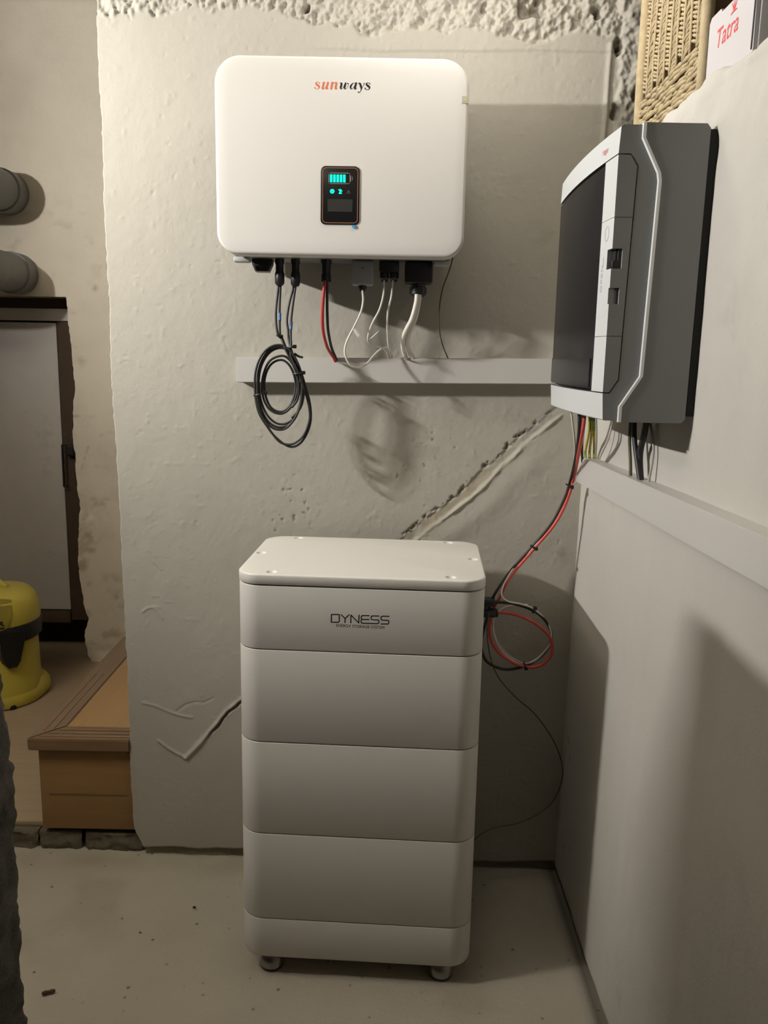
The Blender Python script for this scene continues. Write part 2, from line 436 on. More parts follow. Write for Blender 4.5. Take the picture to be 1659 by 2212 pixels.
# deep cavities in the broken corner
for (hx, hy, hr) in ((1335, 95, .016), (1334, 112, .014), (1328, 245, .020), (1374, 205, .018)):
    px_, pz_ = pw(hx, hy); dd = np.hypot(Xg-px_, (Zg-pz_)*.7)+.006*fbm(Xg*60, Zg*60, 2, 51)
    k = sstep(hr*.8, hr*.4, dd); D -= k*.022; blend(k*.5, (.5, .45, .39))
# plaster step just below the rough band and beside the corner
D += 0.0022*sstep(2.262, 2.266, Zg+.006*fbm(Xg*6, Zg*6, 2, 52))*(1-rough)*sstep(-.3, -.1, Xg)
cs, sd, al = polydist(Xg, Zg, [pw(1318, 100), pw(1312, 180), pw(1308, 245), pw(1300, 330)])
D += .006*np.exp(-(cs/.006)**2)
# chased cable groove running down to the left, half filled
gr = [pw(*p) for p in ((1235, 868), (1200, 893), (1150, 935), (1100, 975), (1055, 1022), (1005, 1070), (955, 1110), (910, 1145), (872, 1178), (850, 1200))]
gd, gs, ga = polydist(Xg, Zg, gr)
gd = gd*(-gs)                                   # + on the upper left side of the groove
gw = .015+.005*fbm(Xg*16, Zg*16, 3, 61)
c0 = gd + .006*fbm(Xg*22, Zg*22, 3, 62)
inside = sstep(gw+.003, gw-.004, np.abs(c0))*sstep(0.0, .12, ga)
D -= inside*(.0028+.0022*fbm(Xg*50, Zg*50, 3, 63))
blend(inside*.7*sstep(.25, .6, ga)*sstep(-.5, .3, fbm(Xg*18, Zg*18, 3, 68)), (.84, .76, .60))
c1 = c0-gw-.003+.005*fbm(Xg*70, Zg*70, 3, 65, .7)
ragged = np.exp(-(c1/.0045)**2)*sstep(.05, .2, ga)
rgn = sstep(-.02, .16, fbm(Xg*48, Zg*48, 5, 64, .72)); D -= ragged*.009*rgn; blend(ragged*rgn*.65, (.40, .36, .28))
lip = [pw(*p) for p in ((1222, 890), (1195, 910), (1165, 935), (1128, 965), (1108, 988), (1085, 1005), (1068, 1025), (1050, 1048), (1010, 1082), (965, 1117), (925, 1145), (895, 1172))]
ld_, ls_, la_ = polydist(Xg, Zg, lip)
lw = .0045+.0025*fbm(Xg*20, Zg*20, 2, 66)
ld_ = np.abs(ld_+.003*fbm(Xg*35, Zg*35, 3, 67))
ridge = np.exp(-(ld_/np.maximum(lw, .002))**2)*sstep(0, .03, la_)
D += ridge*(.005+.0035*fbm(Xg*25, Zg*25, 3, 69)); blend(ridge*.6, (1.12, 1.10, 1.05))
# softer trowel bulge right of the groove
D += .004*np.exp(-((ld_-.05)/.03)**2)*(ls_ > 0)*sstep(.1, .4, la_)
# old crack low on the left
cr = [pw(*p) for p in ((545, 1497), (515, 1523), (485, 1548), (462, 1578), (440, 1603), (415, 1630), (395, 1649))]
kd, ks, ka = polydist(Xg, Zg, cr)
kd2 = kd*ks
crk = np.exp(-((kd2-.004*np.sign(1)+.003*fbm(Xg*40, Zg*40, 2, 70))/.003)**2)*sstep(.75, .55, ka)
lipk = np.exp(-((np.abs(kd)-.000+.002*fbm(Xg*60, Zg*60, 2, 71))/.007)**2)
D += lipk*.006; D -= crk*.014; blend(crk*.75, (.22, .19, .14)); blend(lipk*(1-crk)*.5, (1.12, 1.08, 1.0))
for pts, amp, wd_ in ((((395, 1649), (375, 1640), (355, 1628), (335, 1613)), .004, .0035), (((300, 1530), (325, 1535), (350, 1546), (380, 1556), (408, 1561)), .0025, .003),
                      (((375, 1548), (395, 1533), (415, 1527), (435, 1528), (455, 1518)), -.0018, .0025), (((300, 1330), (310, 1322), (322, 1320), (335, 1330), (345, 1345)), .0022, .003),
                      (((325, 1228), (340, 1246), (352, 1262)), -.0015, .003)):
    d_, s_, a_ = polydist(Xg, Zg, [pw(*p) for p in pts]); D += amp*np.exp(-(d_/wd_)**2)
# dirty smudges on the wall; the patch by the right corner is simply darker
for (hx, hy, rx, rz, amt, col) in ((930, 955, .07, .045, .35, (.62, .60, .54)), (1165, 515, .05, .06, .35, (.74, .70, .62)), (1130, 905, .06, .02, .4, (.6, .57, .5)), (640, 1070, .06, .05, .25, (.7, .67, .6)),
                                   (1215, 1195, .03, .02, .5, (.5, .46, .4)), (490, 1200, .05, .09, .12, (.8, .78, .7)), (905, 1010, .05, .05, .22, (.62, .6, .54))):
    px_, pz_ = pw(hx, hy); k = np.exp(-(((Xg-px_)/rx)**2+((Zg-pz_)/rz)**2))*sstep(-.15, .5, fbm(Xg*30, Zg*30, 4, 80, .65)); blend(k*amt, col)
spk = sstep(.5, .72, fbm(Xg*95, Zg*95, 2, 83))*np.clip(sum(np.exp(-(((Xg-pw(a, b)[0])/.07)**2+((Zg-pw(a, b)[1])/.05)**2)) for a, b in ((945, 960), (640, 1070), (880, 1030), (610, 1130))), 0, 1)
D -= spk*.003; blend(spk*.6, (.35, .32, .26))
# crumbling base and missing plaster near the floor
bz = .022+.012*fbm(Xg*9, Xg*0+5, 3, 90)
base = sstep(bz+.006, bz-.004, Zg)
D -= base*(.012+.006*fbm(Xg*30, Zg*30, 3, 91)); blend(base*.7, (.42, .37, .28))
low_tone = sstep(.32, .05, Zg)*(0.5+.5*fbm(Xg*5, Zg*5, 3, 92)); blend(np.clip(low_tone, 0, 1)*.22, (.72, .68, .56))  # wall colour darkens patchily towards the floor
Yg = wallY(Xg) - D
P = np.stack([Xg, Yg, Zg], -1)
# return of the wall end, going back into the stairwell
ret = np.repeat(P[:1], ncut, 0).copy()
for k in range(ncut):
    t = 1-k/ncut
    ret[k, :, 1] = P[0, :, 1]+t*0.55; ret[k, :, 0] = P[0, :, 0]+t*0.02+.004*fbm(zs*20, zs*0+k, 2, 95)
P = np.concatenate([ret, P], 0); tint = np.concatenate([np.repeat(tint[:1], ncut, 0), tint], 0)
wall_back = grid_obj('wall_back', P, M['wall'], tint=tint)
tag(wall_back, 'pale painted plaster wall behind the inverter, broken rough plaster along its top', kind='structure')

# ---- right wall with its ledge
ys = np.arange(-2.9, 0.06, .008)
prof = []                                                     # (x offset, z) going up and over the ledge
for z in np.arange(-.03, 1.97, .010): prof.append((0.0, z))
for a in np.linspace(0, math.pi/2, 6)[1:]: prof.append((.018*(1-math.cos(a)), 1.970+.018*math.sin(a)))
for x in np.arange(.03, .66, .015): prof.append((x, 1.988))
prof = np.array(prof)
Yr = np.repeat(ys[:, None], len(prof), 1); Zr = np.repeat(prof[None, :, 1], len(ys), 0); Xo = np.repeat(prof[None, :, 0], len(ys), 0)
xb = 0.532 + 0.012*np.clip(Zr/2.0, 0, 1)
S = np.cumsum(np.r_[0, np.hypot(np.diff(prof[:, 0]), np.diff(prof[:, 1]))])[None, :].repeat(len(ys), 0)
dd = 0.0035*fbm(Yr*2.5, S*1.2, 3, 101) + .0006*fbm(Yr*30, S*30, 3, 102) + .0016*fbm(Yr*14, S*1.0, 2, 103)
topirr = sstep(1.80, 1.95, Zr)*(.012*fbm(Yr*6, S*6, 3, 104)+.006*fbm(Yr*25, S*25, 3, 105))
dd = dd + topirr
far = sstep(-.42, -.28, Yr)*sstep(1.90, 1.99, S)                # the ledge edge is broken away towards the corner
vert = (Xo <= 0.0)
XX = xb + Xo - dd*np.where(vert, 1, .3); ZZ = Zr + dd*np.where(vert, 0, 1) - far*.05 + far*.02*fbm(Yr*20, S*20, 3, 106)
rt_t = np.ones(Yr.shape+(3,))
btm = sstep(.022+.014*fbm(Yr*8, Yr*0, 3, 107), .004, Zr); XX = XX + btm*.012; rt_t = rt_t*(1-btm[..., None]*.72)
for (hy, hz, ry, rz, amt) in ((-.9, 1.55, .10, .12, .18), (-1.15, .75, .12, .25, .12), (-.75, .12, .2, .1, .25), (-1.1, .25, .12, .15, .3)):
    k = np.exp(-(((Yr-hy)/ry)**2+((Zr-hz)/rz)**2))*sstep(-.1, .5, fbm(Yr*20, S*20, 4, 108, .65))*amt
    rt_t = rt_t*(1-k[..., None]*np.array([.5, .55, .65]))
scr = sstep(.63, .75, fbm(Yr*60, S*25, 3, 109))*sstep(.15, .5, fbm(Yr*3, S*3, 2, 110))*.35
rt_t = rt_t*(1-scr[..., None])
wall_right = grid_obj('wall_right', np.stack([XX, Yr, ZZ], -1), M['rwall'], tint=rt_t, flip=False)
tag(wall_right, 'pale plastered right wall with a ledge on top', kind='structure')
def slab(name, lo, hi, m, label=None):
    o = box(name, lo, hi, m); tag(o, label, kind='structure'); return o
slab('wall_ledge', (1.17, -2.95, 1.9), (1.25, 0.0, 2.62), M['dim'], 'plaster wall at the back of the ledge')

# ---- floor
fx = np.arange(-2.6, 1.25, .016); fy = np.arange(-3.3, 0.12, .016)
FX, FY = np.meshgrid(fx, fy, indexing='ij')
fz = .0025*fbm(FX*3, FY*3, 3, 120)+.0008*fbm(FX*20, FY*20, 3, 121) - .001
ft = np.ones(FX.shape+(3,))
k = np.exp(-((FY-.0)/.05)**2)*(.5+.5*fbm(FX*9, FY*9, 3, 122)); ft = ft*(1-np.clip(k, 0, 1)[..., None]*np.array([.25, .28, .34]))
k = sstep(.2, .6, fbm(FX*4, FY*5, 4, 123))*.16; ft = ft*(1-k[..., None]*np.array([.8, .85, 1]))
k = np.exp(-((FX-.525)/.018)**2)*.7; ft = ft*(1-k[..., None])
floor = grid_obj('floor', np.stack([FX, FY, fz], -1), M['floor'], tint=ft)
tag(floor, 'worn beige concrete cellar floor with dark specks', kind='structure')

# ---- ceiling and the unseen rest of the room
slab('ceiling', (-2.65, -3.35, 2.55), (1.25, 0.02, 2.63), M['ceil'], 'whitewashed cellar ceiling')
slab('wall_left', (-2.66, -3.35, -.02), (-2.58, 1.6, 3.3), M['dim'], 'plaster wall on the left beyond the stair landing')
slab('wall_front', (-2.6, -3.38, -.02), (1.25, -3.3, 2.6), M['dim'], 'plaster wall behind the viewer')
slab('ceiling_stair', (-2.65, .02, 3.2), (1.25, 1.75, 3.28), M['ceil'], 'ceiling over the stair landing')

# ---- rough stone pier in the left foreground
py_ = np.arange(0, 1.0001, .008); pz_ = np.arange(-.02, 1.640, .008)
# outline: far face -> corner -> right face, in plan
plan = [(-1.28, -.93), (-.66, -.93)] + [(-.66+.035*math.sin(a), -.965+.035*math.cos(a)) for a in np.linspace(0, math.pi/2, 5)[1:]] + [(-.625, -1.75)]
plan = np.array(plan); sl = np.r_[0, np.cumsum(np.hypot(*np.diff(plan, axis=0).T))]
ss = np.arange(0, sl[-1], .009); PX = np.interp(ss, sl, plan[:, 0]); PY = np.interp(ss, sl, plan[:, 1])
nx = np.interp(ss, sl, np.r_[0, 0, np.sin(np.linspace(0, math.pi/2, 5)[1:]), 1]); ny = np.sqrt(np.clip(1-nx**2, 0, 1))
SS, ZP = np.meshgrid(ss, pz_, indexing='ij')
sd_ = .014*fbm(SS*7, ZP*6, 4, 130, .6)+.008*fbm(SS*45, ZP*45, 3, 131, .65)
pil = np.stack([PX[:, None]+sd_*nx[:, None], PY[:, None]+sd_*ny[:, None], ZP], -1)
top = []
for t in np.linspace(0, 1, 6)[1:]:
    e = pil[:, -1].copy(); e[:, 0] = e[:, 0]*(1-t)+(-1.0)*t; e[:, 1] = e[:, 1]*(1-t)+(-1.3)*t; top.append(e)
pil = np.concatenate([pil, np.stack(top, 1)], 1)
pt = np.ones(pil.shape); pt *= (1+.5*fbm(np.repeat(SS[:, :1], pil.shape[1], 1)*20, np.repeat(np.arange(pil.shape[1])[None]*.008*20, pil.shape[0], 0), 4, 133))[..., None]
pier = grid_obj('wall_pier', pil, M['stone'], tint=pt, flip=True)
tag(pier, 'dark rough stone pier at the left edge of the picture', kind='structure')

# ---- far stairwell wall with its door opening
def zpt(px, py): p = onY(px, py, 1.45); return p
zo = np.r_[np.arange(-.02, 1.7349, .0117), np.arange(1.735, 3.22, .012)]; irow = int(np.argmin(np.abs(zo-1.735)))
xo_ = np.r_[np.arange(-2.62, -1.391, .010), np.arange(-1.39, .36, .010)]; icol = int(np.argmin(np.abs(xo_+1.39)))
xe = np.interp(zo, [0, .04, .10, .20, .28, .35, .55, .8, 1.0, 1.15, 1.35, 1.73], [-1.33, -1.345, -1.385, -1.392, -1.37, -1.388, -1.405, -1.385, -1.392, -1.40, -1.38, -1.395])
xe = xe + .006*fbm(zo*14, zo*0, 3, 140)+.004*fbm(zo*60, zo*0, 2, 141)
XB, SZ = np.meshgrid(xo_, zo, indexing='ij')
SX = XB + (xe[None, :]+1.39)*np.exp(-((XB+1.39)/.07)**2)*sstep(1.80, 1.735, SZ)
def beige_fields(SX, SZ):
    sdz = .005*fbm(SX*4, SZ*4, 3, 142)+.003*fbm(SX*25, SZ*25, 4, 143, .6)
    sdz -= .012*sstep(.3, .6, fbm(SX*7, SZ*9, 4, 144))*sstep(1.2, .6, SZ)
    st = np.ones(SX.shape+(3,))
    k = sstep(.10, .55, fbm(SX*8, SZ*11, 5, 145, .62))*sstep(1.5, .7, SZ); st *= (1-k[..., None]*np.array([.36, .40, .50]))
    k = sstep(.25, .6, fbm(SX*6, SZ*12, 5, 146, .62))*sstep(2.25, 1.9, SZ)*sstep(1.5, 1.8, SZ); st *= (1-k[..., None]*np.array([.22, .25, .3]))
    k = sstep(.0, .6, fbm(SX*3, SZ*2, 4, 148)); st *= (1-k[..., None]*np.array([.07, .08, .10]))
    for pts in (((160, 898), (180, 902), (215, 902)), ((218, 940), (235, 935), (250, 936)), ((190, 965), (183, 990), (178, 1010))):
        d_, _, _ = polydist(SX, SZ, [(zpt(*p).x, zpt(*p).z) for p in pts]); st *= (1-.30*np.exp(-((d_+.004*fbm(SX*30, SZ*30, 2, 152))/.0035)**2)[..., None])
    for a, b, rx, rz, am in ((215, 1085, .07, .018, .6), (200, 1160, .03, .03, .5), (240, 1250, .05, .02, .35), (175, 775, .02, .03, .35), (30, 520, .03, .05, .3), (205, 622, .012, .012, .5), (215, 580, .03, .03, .2)):
        c_ = zpt(a, b); kk = np.exp(-(((SX-c_.x)/rx)**2+((SZ-c_.z)/rz)**2))*sstep(-.3, .4, fbm(SX*30, SZ*30, 4, 147)); st *= (1-am*kk[..., None]*np.array([.8, .85, 1.0]))
    return sdz, st
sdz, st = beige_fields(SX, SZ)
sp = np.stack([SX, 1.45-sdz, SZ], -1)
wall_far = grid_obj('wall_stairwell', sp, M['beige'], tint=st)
bmw = bmesh.new(); bmw.from_mesh(wall_far.data); bmw.faces.ensure_lookup_table()
nz_ = len(zo)-1
bmesh.ops.delete(bmw, geom=[f for f in bmw.faces if f.index//nz_ < icol and f.index % nz_ < irow], context='FACES')
bmw.to_mesh(wall_far.data); bmw.free()
tag(wall_far, 'worn beige plaster wall behind the stair landing', kind='structure')
def reveal(edge_pts, tnt):
    E_ = np.repeat(edge_pts[None], 6, 0).copy()
    for k in range(6): E_[k, :, 1] += k/5*.13
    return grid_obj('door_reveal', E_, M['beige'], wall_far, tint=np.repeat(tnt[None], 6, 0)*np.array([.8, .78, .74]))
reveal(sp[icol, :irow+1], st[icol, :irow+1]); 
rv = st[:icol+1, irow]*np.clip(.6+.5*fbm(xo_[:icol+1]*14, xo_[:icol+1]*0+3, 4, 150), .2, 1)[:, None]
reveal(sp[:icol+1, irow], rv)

# ---- low door in that wall
door = empty('door_1', (-1.85, 1.56, 0.0)); tag(door, 'dirty white low metal door in a rusty frame behind the yellow vacuum', kind='structure')
box('door_panel', (-2.30, 1.565, .285), (-1.493, 1.60, 1.628), M['door'], door, .004)
box('frame_stile', (-1.488, 1.560, .235), (-1.380, 1.61, 1.635), M['rust'], door, .004)
box('frame_rail', (-2.30, 1.555, 1.636), (-1.400, 1.61, 1.690), M['door'], door, .004)
box('frame_head', (-2.30, 1.572, 1.690), (-1.384, 1.60, 1.745), M['rust'], door, .003)
box('frame_sill', (-2.30, 1.545, .225), (-1.490, 1.60, .280), M['rust'], door, .004)
a = [onY(145, 962, 1.525), onY(134, 962, 1.525), onY(138, 1050, 1.525), onY(147, 1050, 1.525)]
hb = tube_bm(catmull([a[0], a[0]*.4+a[1]*.6, a[1], a[1]*.9+a[2]*.1, a[1]*.1+a[2]*.9, a[2], a[2]*.6+a[3]*.4, a[3]], 4), .0045, 8)
bm_obj('door_handle', hb, M['dark'], door, smooth=True)
c_ = onY(153, 975, 1.53); bm_obj('hasp', box_bm(c_-Vector((.022, .01, .022)), c_+Vector((.02, .012, .03)), .008), M['dark'], door)
slab('wall_shade_panel', (-2.6, 1.72, -.02), (-1.0, 1.78, 1.9), M['cavshade'], 'near-black panel painted as the shade under and behind the low door')  # near-black sheet stands in for the shade behind the door

# ---- stair landing
lz = .070
lp_x = np.arange(-2.6, -.70, .02)
landing = empty('floor_landing', (-1.5, .1, 0)); tag(landing, 'low board-covered stair landing on rubble base', kind='structure')
box('board', (-2.6, .095, .052), (-.745, 1.72, lz), M['board'], landing, .002)
def rockface(name, x0, x1, y, z0, z1, seed, m=M['stone2'], amp=.012):
    xx = np.arange(x0, x1, .006); zz = np.linspace(z0, z1, 10); A, B = np.meshgrid(xx, zz, indexing='ij')
    d_ = amp*fbm(A*22, B*30, 4, seed, .6)+.004*fbm(A*90, B*90, 2, seed+1)
    d_ = d_ + .012*np.minimum(1, np.minimum(A-x0, x1-A)/.015)
    Pk = np.stack([A, y-d_, B], -1)
    t_ = Pk[:, -1:].copy(); t_ = np.repeat(t_, 2, 1); t_[:, 0, 1] = y+.03; t_[:, 1, 1] = y+.06
    return grid_obj(name, np.concatenate([Pk, t_], 1), m, landing)
for i, (p0, p1) in enumerate(((-1.16, -1.045), (-1.043, -.905), (-.902, -.705))):
    rockface('base_stone', p0, p1, .075, -.01, .052, 160+3*i)
rockface('base_stone', -2.6, -1.162, .085, -.01, .052, 175)

# ================================================================== WOODEN STEP
Z0 = lz
step = empty('wooden_step', (-.90, .30, Z0)); tag(step, 'boxed oak stair step with dark nosing beside the wall end', 'step')
SXL, SXR, SYF, SYB = -1.028, -.742, .058, .95
box('riser', (SXL+.004, SYF, Z0), (SXR, SYF+.02, .340), M['riser'], step, .0015)
box('side_panel', (SXL+.004, SYF+.021, Z0), (SXL+.022, SYB, .340), M['riser'], step, .0015)
box('riser_batten', (SXL+.03, SYF-.0025, Z0+.115), (SXR-.02, SYF-.0003, Z0+.118), M['nose'], step)
box('tread_panel', (SXL+.068, SYF+.07, .340), (SXR, SYB, .371), M['oak'], step, .001)
def quad_prism(name, poly, z0, z1, m, bev=.003):
    bm = prism_bm(poly, lambda u, v, d: Vector((u, v, d)), z0, z1)
    bmesh.ops.recalc_face_normals(bm, faces=bm.faces)
    bmesh.ops.bevel(bm, geom=[e for e in bm.edges], offset=bev, segments=2, affect='EDGES')
    return bm_obj(name, bm, m, step, autosm=40)
quad_prism('nosing', [(SXL-.018, SYF-.024), (SXR, SYF-.024), (SXR, SYF+.0690), (SXL+.067, SYF+.0690)], .336, .373, M['nose'])
quad_prism('side_trim', [(SXL-.018, SYF-.0225), (SXL+.0662, SYF+.0695), (SXL+.0662, SYB), (SXL-.018, SYB)], .340, .373, M['trimw'])
for k in range(3):
    yy = SYF-.006+k*.022
    box('nosing_bead', (SXL+.012+k*.022, yy, .373), (SXR, yy+.008, .3752), M['trimw'], step, .0008)
for k in range(2):
    xx = SXL+.006+k*.024
    box('trim_bead', (xx, SYF+.035, .373), (xx+.007, .55, .3748), M['trimw'], step, .0008)

# ================================================================== INVERTER
IY = -0.24
L0, R0 = onY(465, 350, IY).x, onY(1008.5, 350, IY).x
T0, B0 = onY(738, 121, IY).z, onY(738, 553, IY).z
IW, IH, ICX, ICZ = R0-L0, T0-B0, (L0+R0)/2, (T0+B0)/2
inv = empty('solar_inverter', (ICX, IY+.1, B0)); tag(inv, 'white solar inverter with black display mounted high on the back wall', 'inverter')
IR = {(1, 1): .060, (-1, 1): .060, (1, -1): .046, (-1, -1): .050}
def iring(inset, y):
    r = {k: max(v-inset, .004) for k, v in IR.items()}
    return [Vector((ICX+u, y, ICZ+v)) for u, v in rrect(IW-2*inset, IH-2*inset, r, 10)]
rings = [iring(.012, IY+.062), iring(.004, IY+.062), iring(.0006, IY+.055), iring(0, IY+.045), iring(.0003, IY+.007), iring(.0014, IY+.003), iring(.0038, IY+.0007), iring(.0075, IY), iring(.03, IY)]
bm_obj('front_cover', loft_bm(rings), M['inv'], inv, autosm=50)
def ibox(name, x0, x1, z0, z1, y0, y1, m, bev=.004, par=None):
    return box(name, (x0, y0, z0), (x1, y1, z1), m, par or inv, bev)
ibox('housing', ICX-IW/2+.022, ICX+IW/2-.022, B0+.004, T0-.02, IY+.063, -.03, M['invbody'], .012)
ibox('wall_bracket', ICX-.15, ICX+.15, ICZ-.1, ICZ+.13, -.029, .03, M['chrome'], .002)
for sx in (-1, 1):
    ibox('corner_bumper', ICX+sx*(IW/2-.045)-.02, ICX+sx*(IW/2-.045)+.02, B0-.010, B0+.003, IY+.07, IY+.10, M['sticker'], .004)
def itop(x, y, d=0.0): return onY(x, y, IY-.00015-d)
# lettering on the cover
S1 = [(314, 308, 22), (296, 288, 12), (262, 283, 14), (236, 302, 30), (246, 332, 44), (284, 362, 48), (304, 392, 38), (292, 426, 16), (252, 438, 11), (216, 424, 16), (207, 406, 30)]
GL = {
 'sun': [S1,
  [(365, 305, 6), (385, 296, 10), (410, 296, 14)], [(414, 294, 44), (396, 360, 46), (382, 415, 46), (390, 434, 34), (418, 428, 12), (455, 385, 7)], [(502, 294, 44), (484, 360, 46), (470, 415, 46), (482, 434, 30), (505, 426, 10), (516, 415, 6)],
  [(562, 305, 6), (580, 296, 10), (602, 296, 14)], [(604, 294, 42), (588, 360, 46), (574, 432, 44)], [(592, 350, 7), (625, 308, 12), (662, 294, 24), (688, 304, 42), (684, 350, 48), (670, 415, 44), (684, 434, 26), (714, 416, 6)]],
 'ways': [[(760, 322, 6), (780, 304, 14), (806, 312, 40), (800, 360, 46), (786, 410, 42), (802, 438, 20), (835, 412, 8), (866, 352, 7), (880, 318, 8)], [(898, 302, 30), (886, 350, 46), (872, 405, 42), (888, 438, 18), (928, 408, 8), (960, 348, 8), (958, 320, 18), (940, 316, 28)],
  [(1120, 318, 8), (1085, 302, 10), (1045, 326, 26), (1012, 378, 42), (1012, 420, 32), (1034, 440, 14), (1075, 400, 8), (1112, 335, 7)], [(1134, 306, 42), (1118, 365, 46), (1104, 418, 44), (1118, 438, 24), (1150, 410, 6)],
  [(1172, 335, 6), (1192, 308, 16), (1218, 316, 40), (1238, 370, 48), (1250, 425, 36), (1240, 470, 14), (1212, 512, 14), (1184, 508, 30)], [(1252, 432, 8), (1285, 382, 7), (1312, 332, 12), (1310, 314, 26)],
  [(x+1128, y+16, w) for x, y, w in S1]]}
for wname, m in (('sun', M['inkor']), ('ways', M['ink'])):
    bm = bmesh.new()
    for q_, st_ in enumerate(GL[wname]): ribbon_bm(st_, lambda u, v, q_=q_: itop(660+u/10.369, 150+v/10.369, q_*2.5e-5), bm)
    o = bm_obj('lettering', bm, m, inv, recalc=False)
# display, drawn in the coordinates of a close look at it (1659 px wide crop of x 670..800, y 340..510)
def dpt(u, v, d=.0): return onY(670+u/12.762, 340+v/12.762, IY-d)
def dquad(us):  # maps unit square through four corners
    return us
DC = [(297, 230), (1370, 246), (1352, 1862), (285, 1850)]
def dmap(s, t, d):   # s,t in 0..1 across the panel
    a, b, c, e = DC
    u = (a[0]*(1-s)+b[0]*s)*(1-t)+(e[0]*(1-s)+c[0]*s)*t; v = (a[1]*(1-s)+b[1]*s)*(1-t)+(e[1]*(1-s)+c[1]*s)*t
    return dpt(u, v, d)
def panel_ring(inset, d, r):
    return [dmap(.5+u, .5+v*1.0, d) for u, v in [(x, y/1.52) for x, y in rrect(1-2*inset, 1.52-2*inset, r, 8)]]
disp = bm_obj('display', loft_bm([panel_ring(0, -.004, .13), panel_ring(0, .0012, .13), panel_ring(.012, .0022, .12)]), M['panel'], inv, autosm=40)
fr = bmesh.new(); A = panel_ring(.040, .0026, .105); B = panel_ring(.058, .0026, .09)
VA = [fr.verts.new(p) for p in A]; VB = [fr.verts.new(p) for p in B]
for k in range(len(VA)): fr.faces.new((VA[k], VA[(k+1) % len(VA)], VB[(k+1) % len(VA)], VB[k]))
bm_obj('outline', fr, M['copper'], disp)
def poly(name, pts, m, d=.0028, par=None):
    bm = prism_bm(pts, lambda u, v, dd: dpt(u, v, dd), .0018, d); return bm_obj(name, bm, m, par or disp)
def stroke(name, strokes, m, d=.0030, smooth=False, par=None, f=None):
    bm = bmesh.new()
    for s_ in strokes: ribbon_bm(s_, f or (lambda u, v: dpt(u, v, d)), bm, smooth=smooth)
    return bm_obj(name, bm, m, par or disp, recalc=False)
def rr_pts(x0, y0, x1, y1, r, n=4): return [(u, v) for u, v in rrect(x1-x0, y1-y0, r, n, (x0+x1)/2, (y0+y1)/2)]
for k in range(5):
    x0 = 545+k*90.5; poly('charge_bar', rr_pts(x0, 468+k*1.5, x0+68, 685+k*1.5, 10), M['led'])
bo = rr_pts(516, 432, 1098, 724, 38, 5); bo = bo+[bo[0]]
stroke('battery_outline', [[(u, v+(u-800)*.012, 11) for u, v in bo]], M['line'])
bo = rr_pts(1112, 522, 1158, 650, 14, 4); bo = bo+[bo[0]]
stroke('battery_terminal', [[(u, v, 10) for u, v in bo]], M['line'])
poly('power_icon', [(608+64*math.cos(a), 935+64*math.sin(a)) for a in np.linspace(0, 2*math.pi, 25)[:-1]], M['led'])
stroke('power_mark', [[(582, 925, 9), (592, 948, 10), (610, 956, 10), (628, 946, 10), (636, 925, 9)]], M['panel'], .0033, True)
poly('grid_icon', [(768, 878), (812, 884), (832, 868), (852, 882), (892, 930), (885, 944), (856, 930), (856, 962), (880, 990), (876, 1004), (830, 1008), (784, 1000), (782, 990), (808, 960), (808, 915), (785, 908)], M['led'])
stroke('warning_icon', [[(1056, 898, 10), (1108, 990, 10), (1004, 990, 10), (1056, 898, 10)], [(1056, 925, 14), (1056, 965, 14)]], M['dimline'])
poly('lcd_screen', [(478, 1145), (1172, 1158), (1164, 1505), (480, 1492)], M['lcd'])
bt = prism_bm([(1165, 1868), (1240, 1868), (1248, 1940), (1215, 1968), (1160, 1945), (1150, 1905)], lambda u, v, d: dpt(u, v, d), -.001, .003); bm_obj('film_tab', bt, M['blue2'], inv)
# warning sticker on the cover's right edge
stp = prism_bm([(998, 207), (1011.5, 207.5), (1011, 223), (997.5, 222.5)], lambda u, v, d: onY(u, v, IY-d), -.001, .0008); stk = bm_obj('warning_sticker', stp, M['sticker'], inv)
bm_obj('warning_triangle', prism_bm([(1005, 210.5), (1009.5, 219), (1000.5, 219)], lambda u, v, d: onY(u, v, IY-d), .0009, .0012), M['yel'], stk)
# sockets under the inverter
CY = -.118
def gland(name, px, y0, y1, rpx, Y, m, parent, steps=((1, .0), (1, 1))):
    c0_ = onY(px, y0, Y); c1_ = onY(px, y1, Y); h = c0_.z-c1_.z; r = rpx*(CAM.y*-1+Y)/F
    ax = Vector((0, 0, -1)); c0_.x = c1_.x = (c0_.x+c1_.x)/2
    pr = [(0, 0)]+[(r*a, h*b) for a, b in steps]+[(0, h)]
    return bm_obj(name, lathe_bm(pr, c0_, ax, 16), m, parent, autosm=35)
bsw = onY(565, 560, CY)
sw = bmesh.new()
sw = loft_bm([[Vector((bsw.x+u, CY+.02+v, z)) for u, v in rrect(w_, .04, .006, 3)] for w_, z in ((.052, B0+.004), (.050, B0-.008), (.034, B0-.026))])
bm_obj('switch', sw, M['black'], inv)

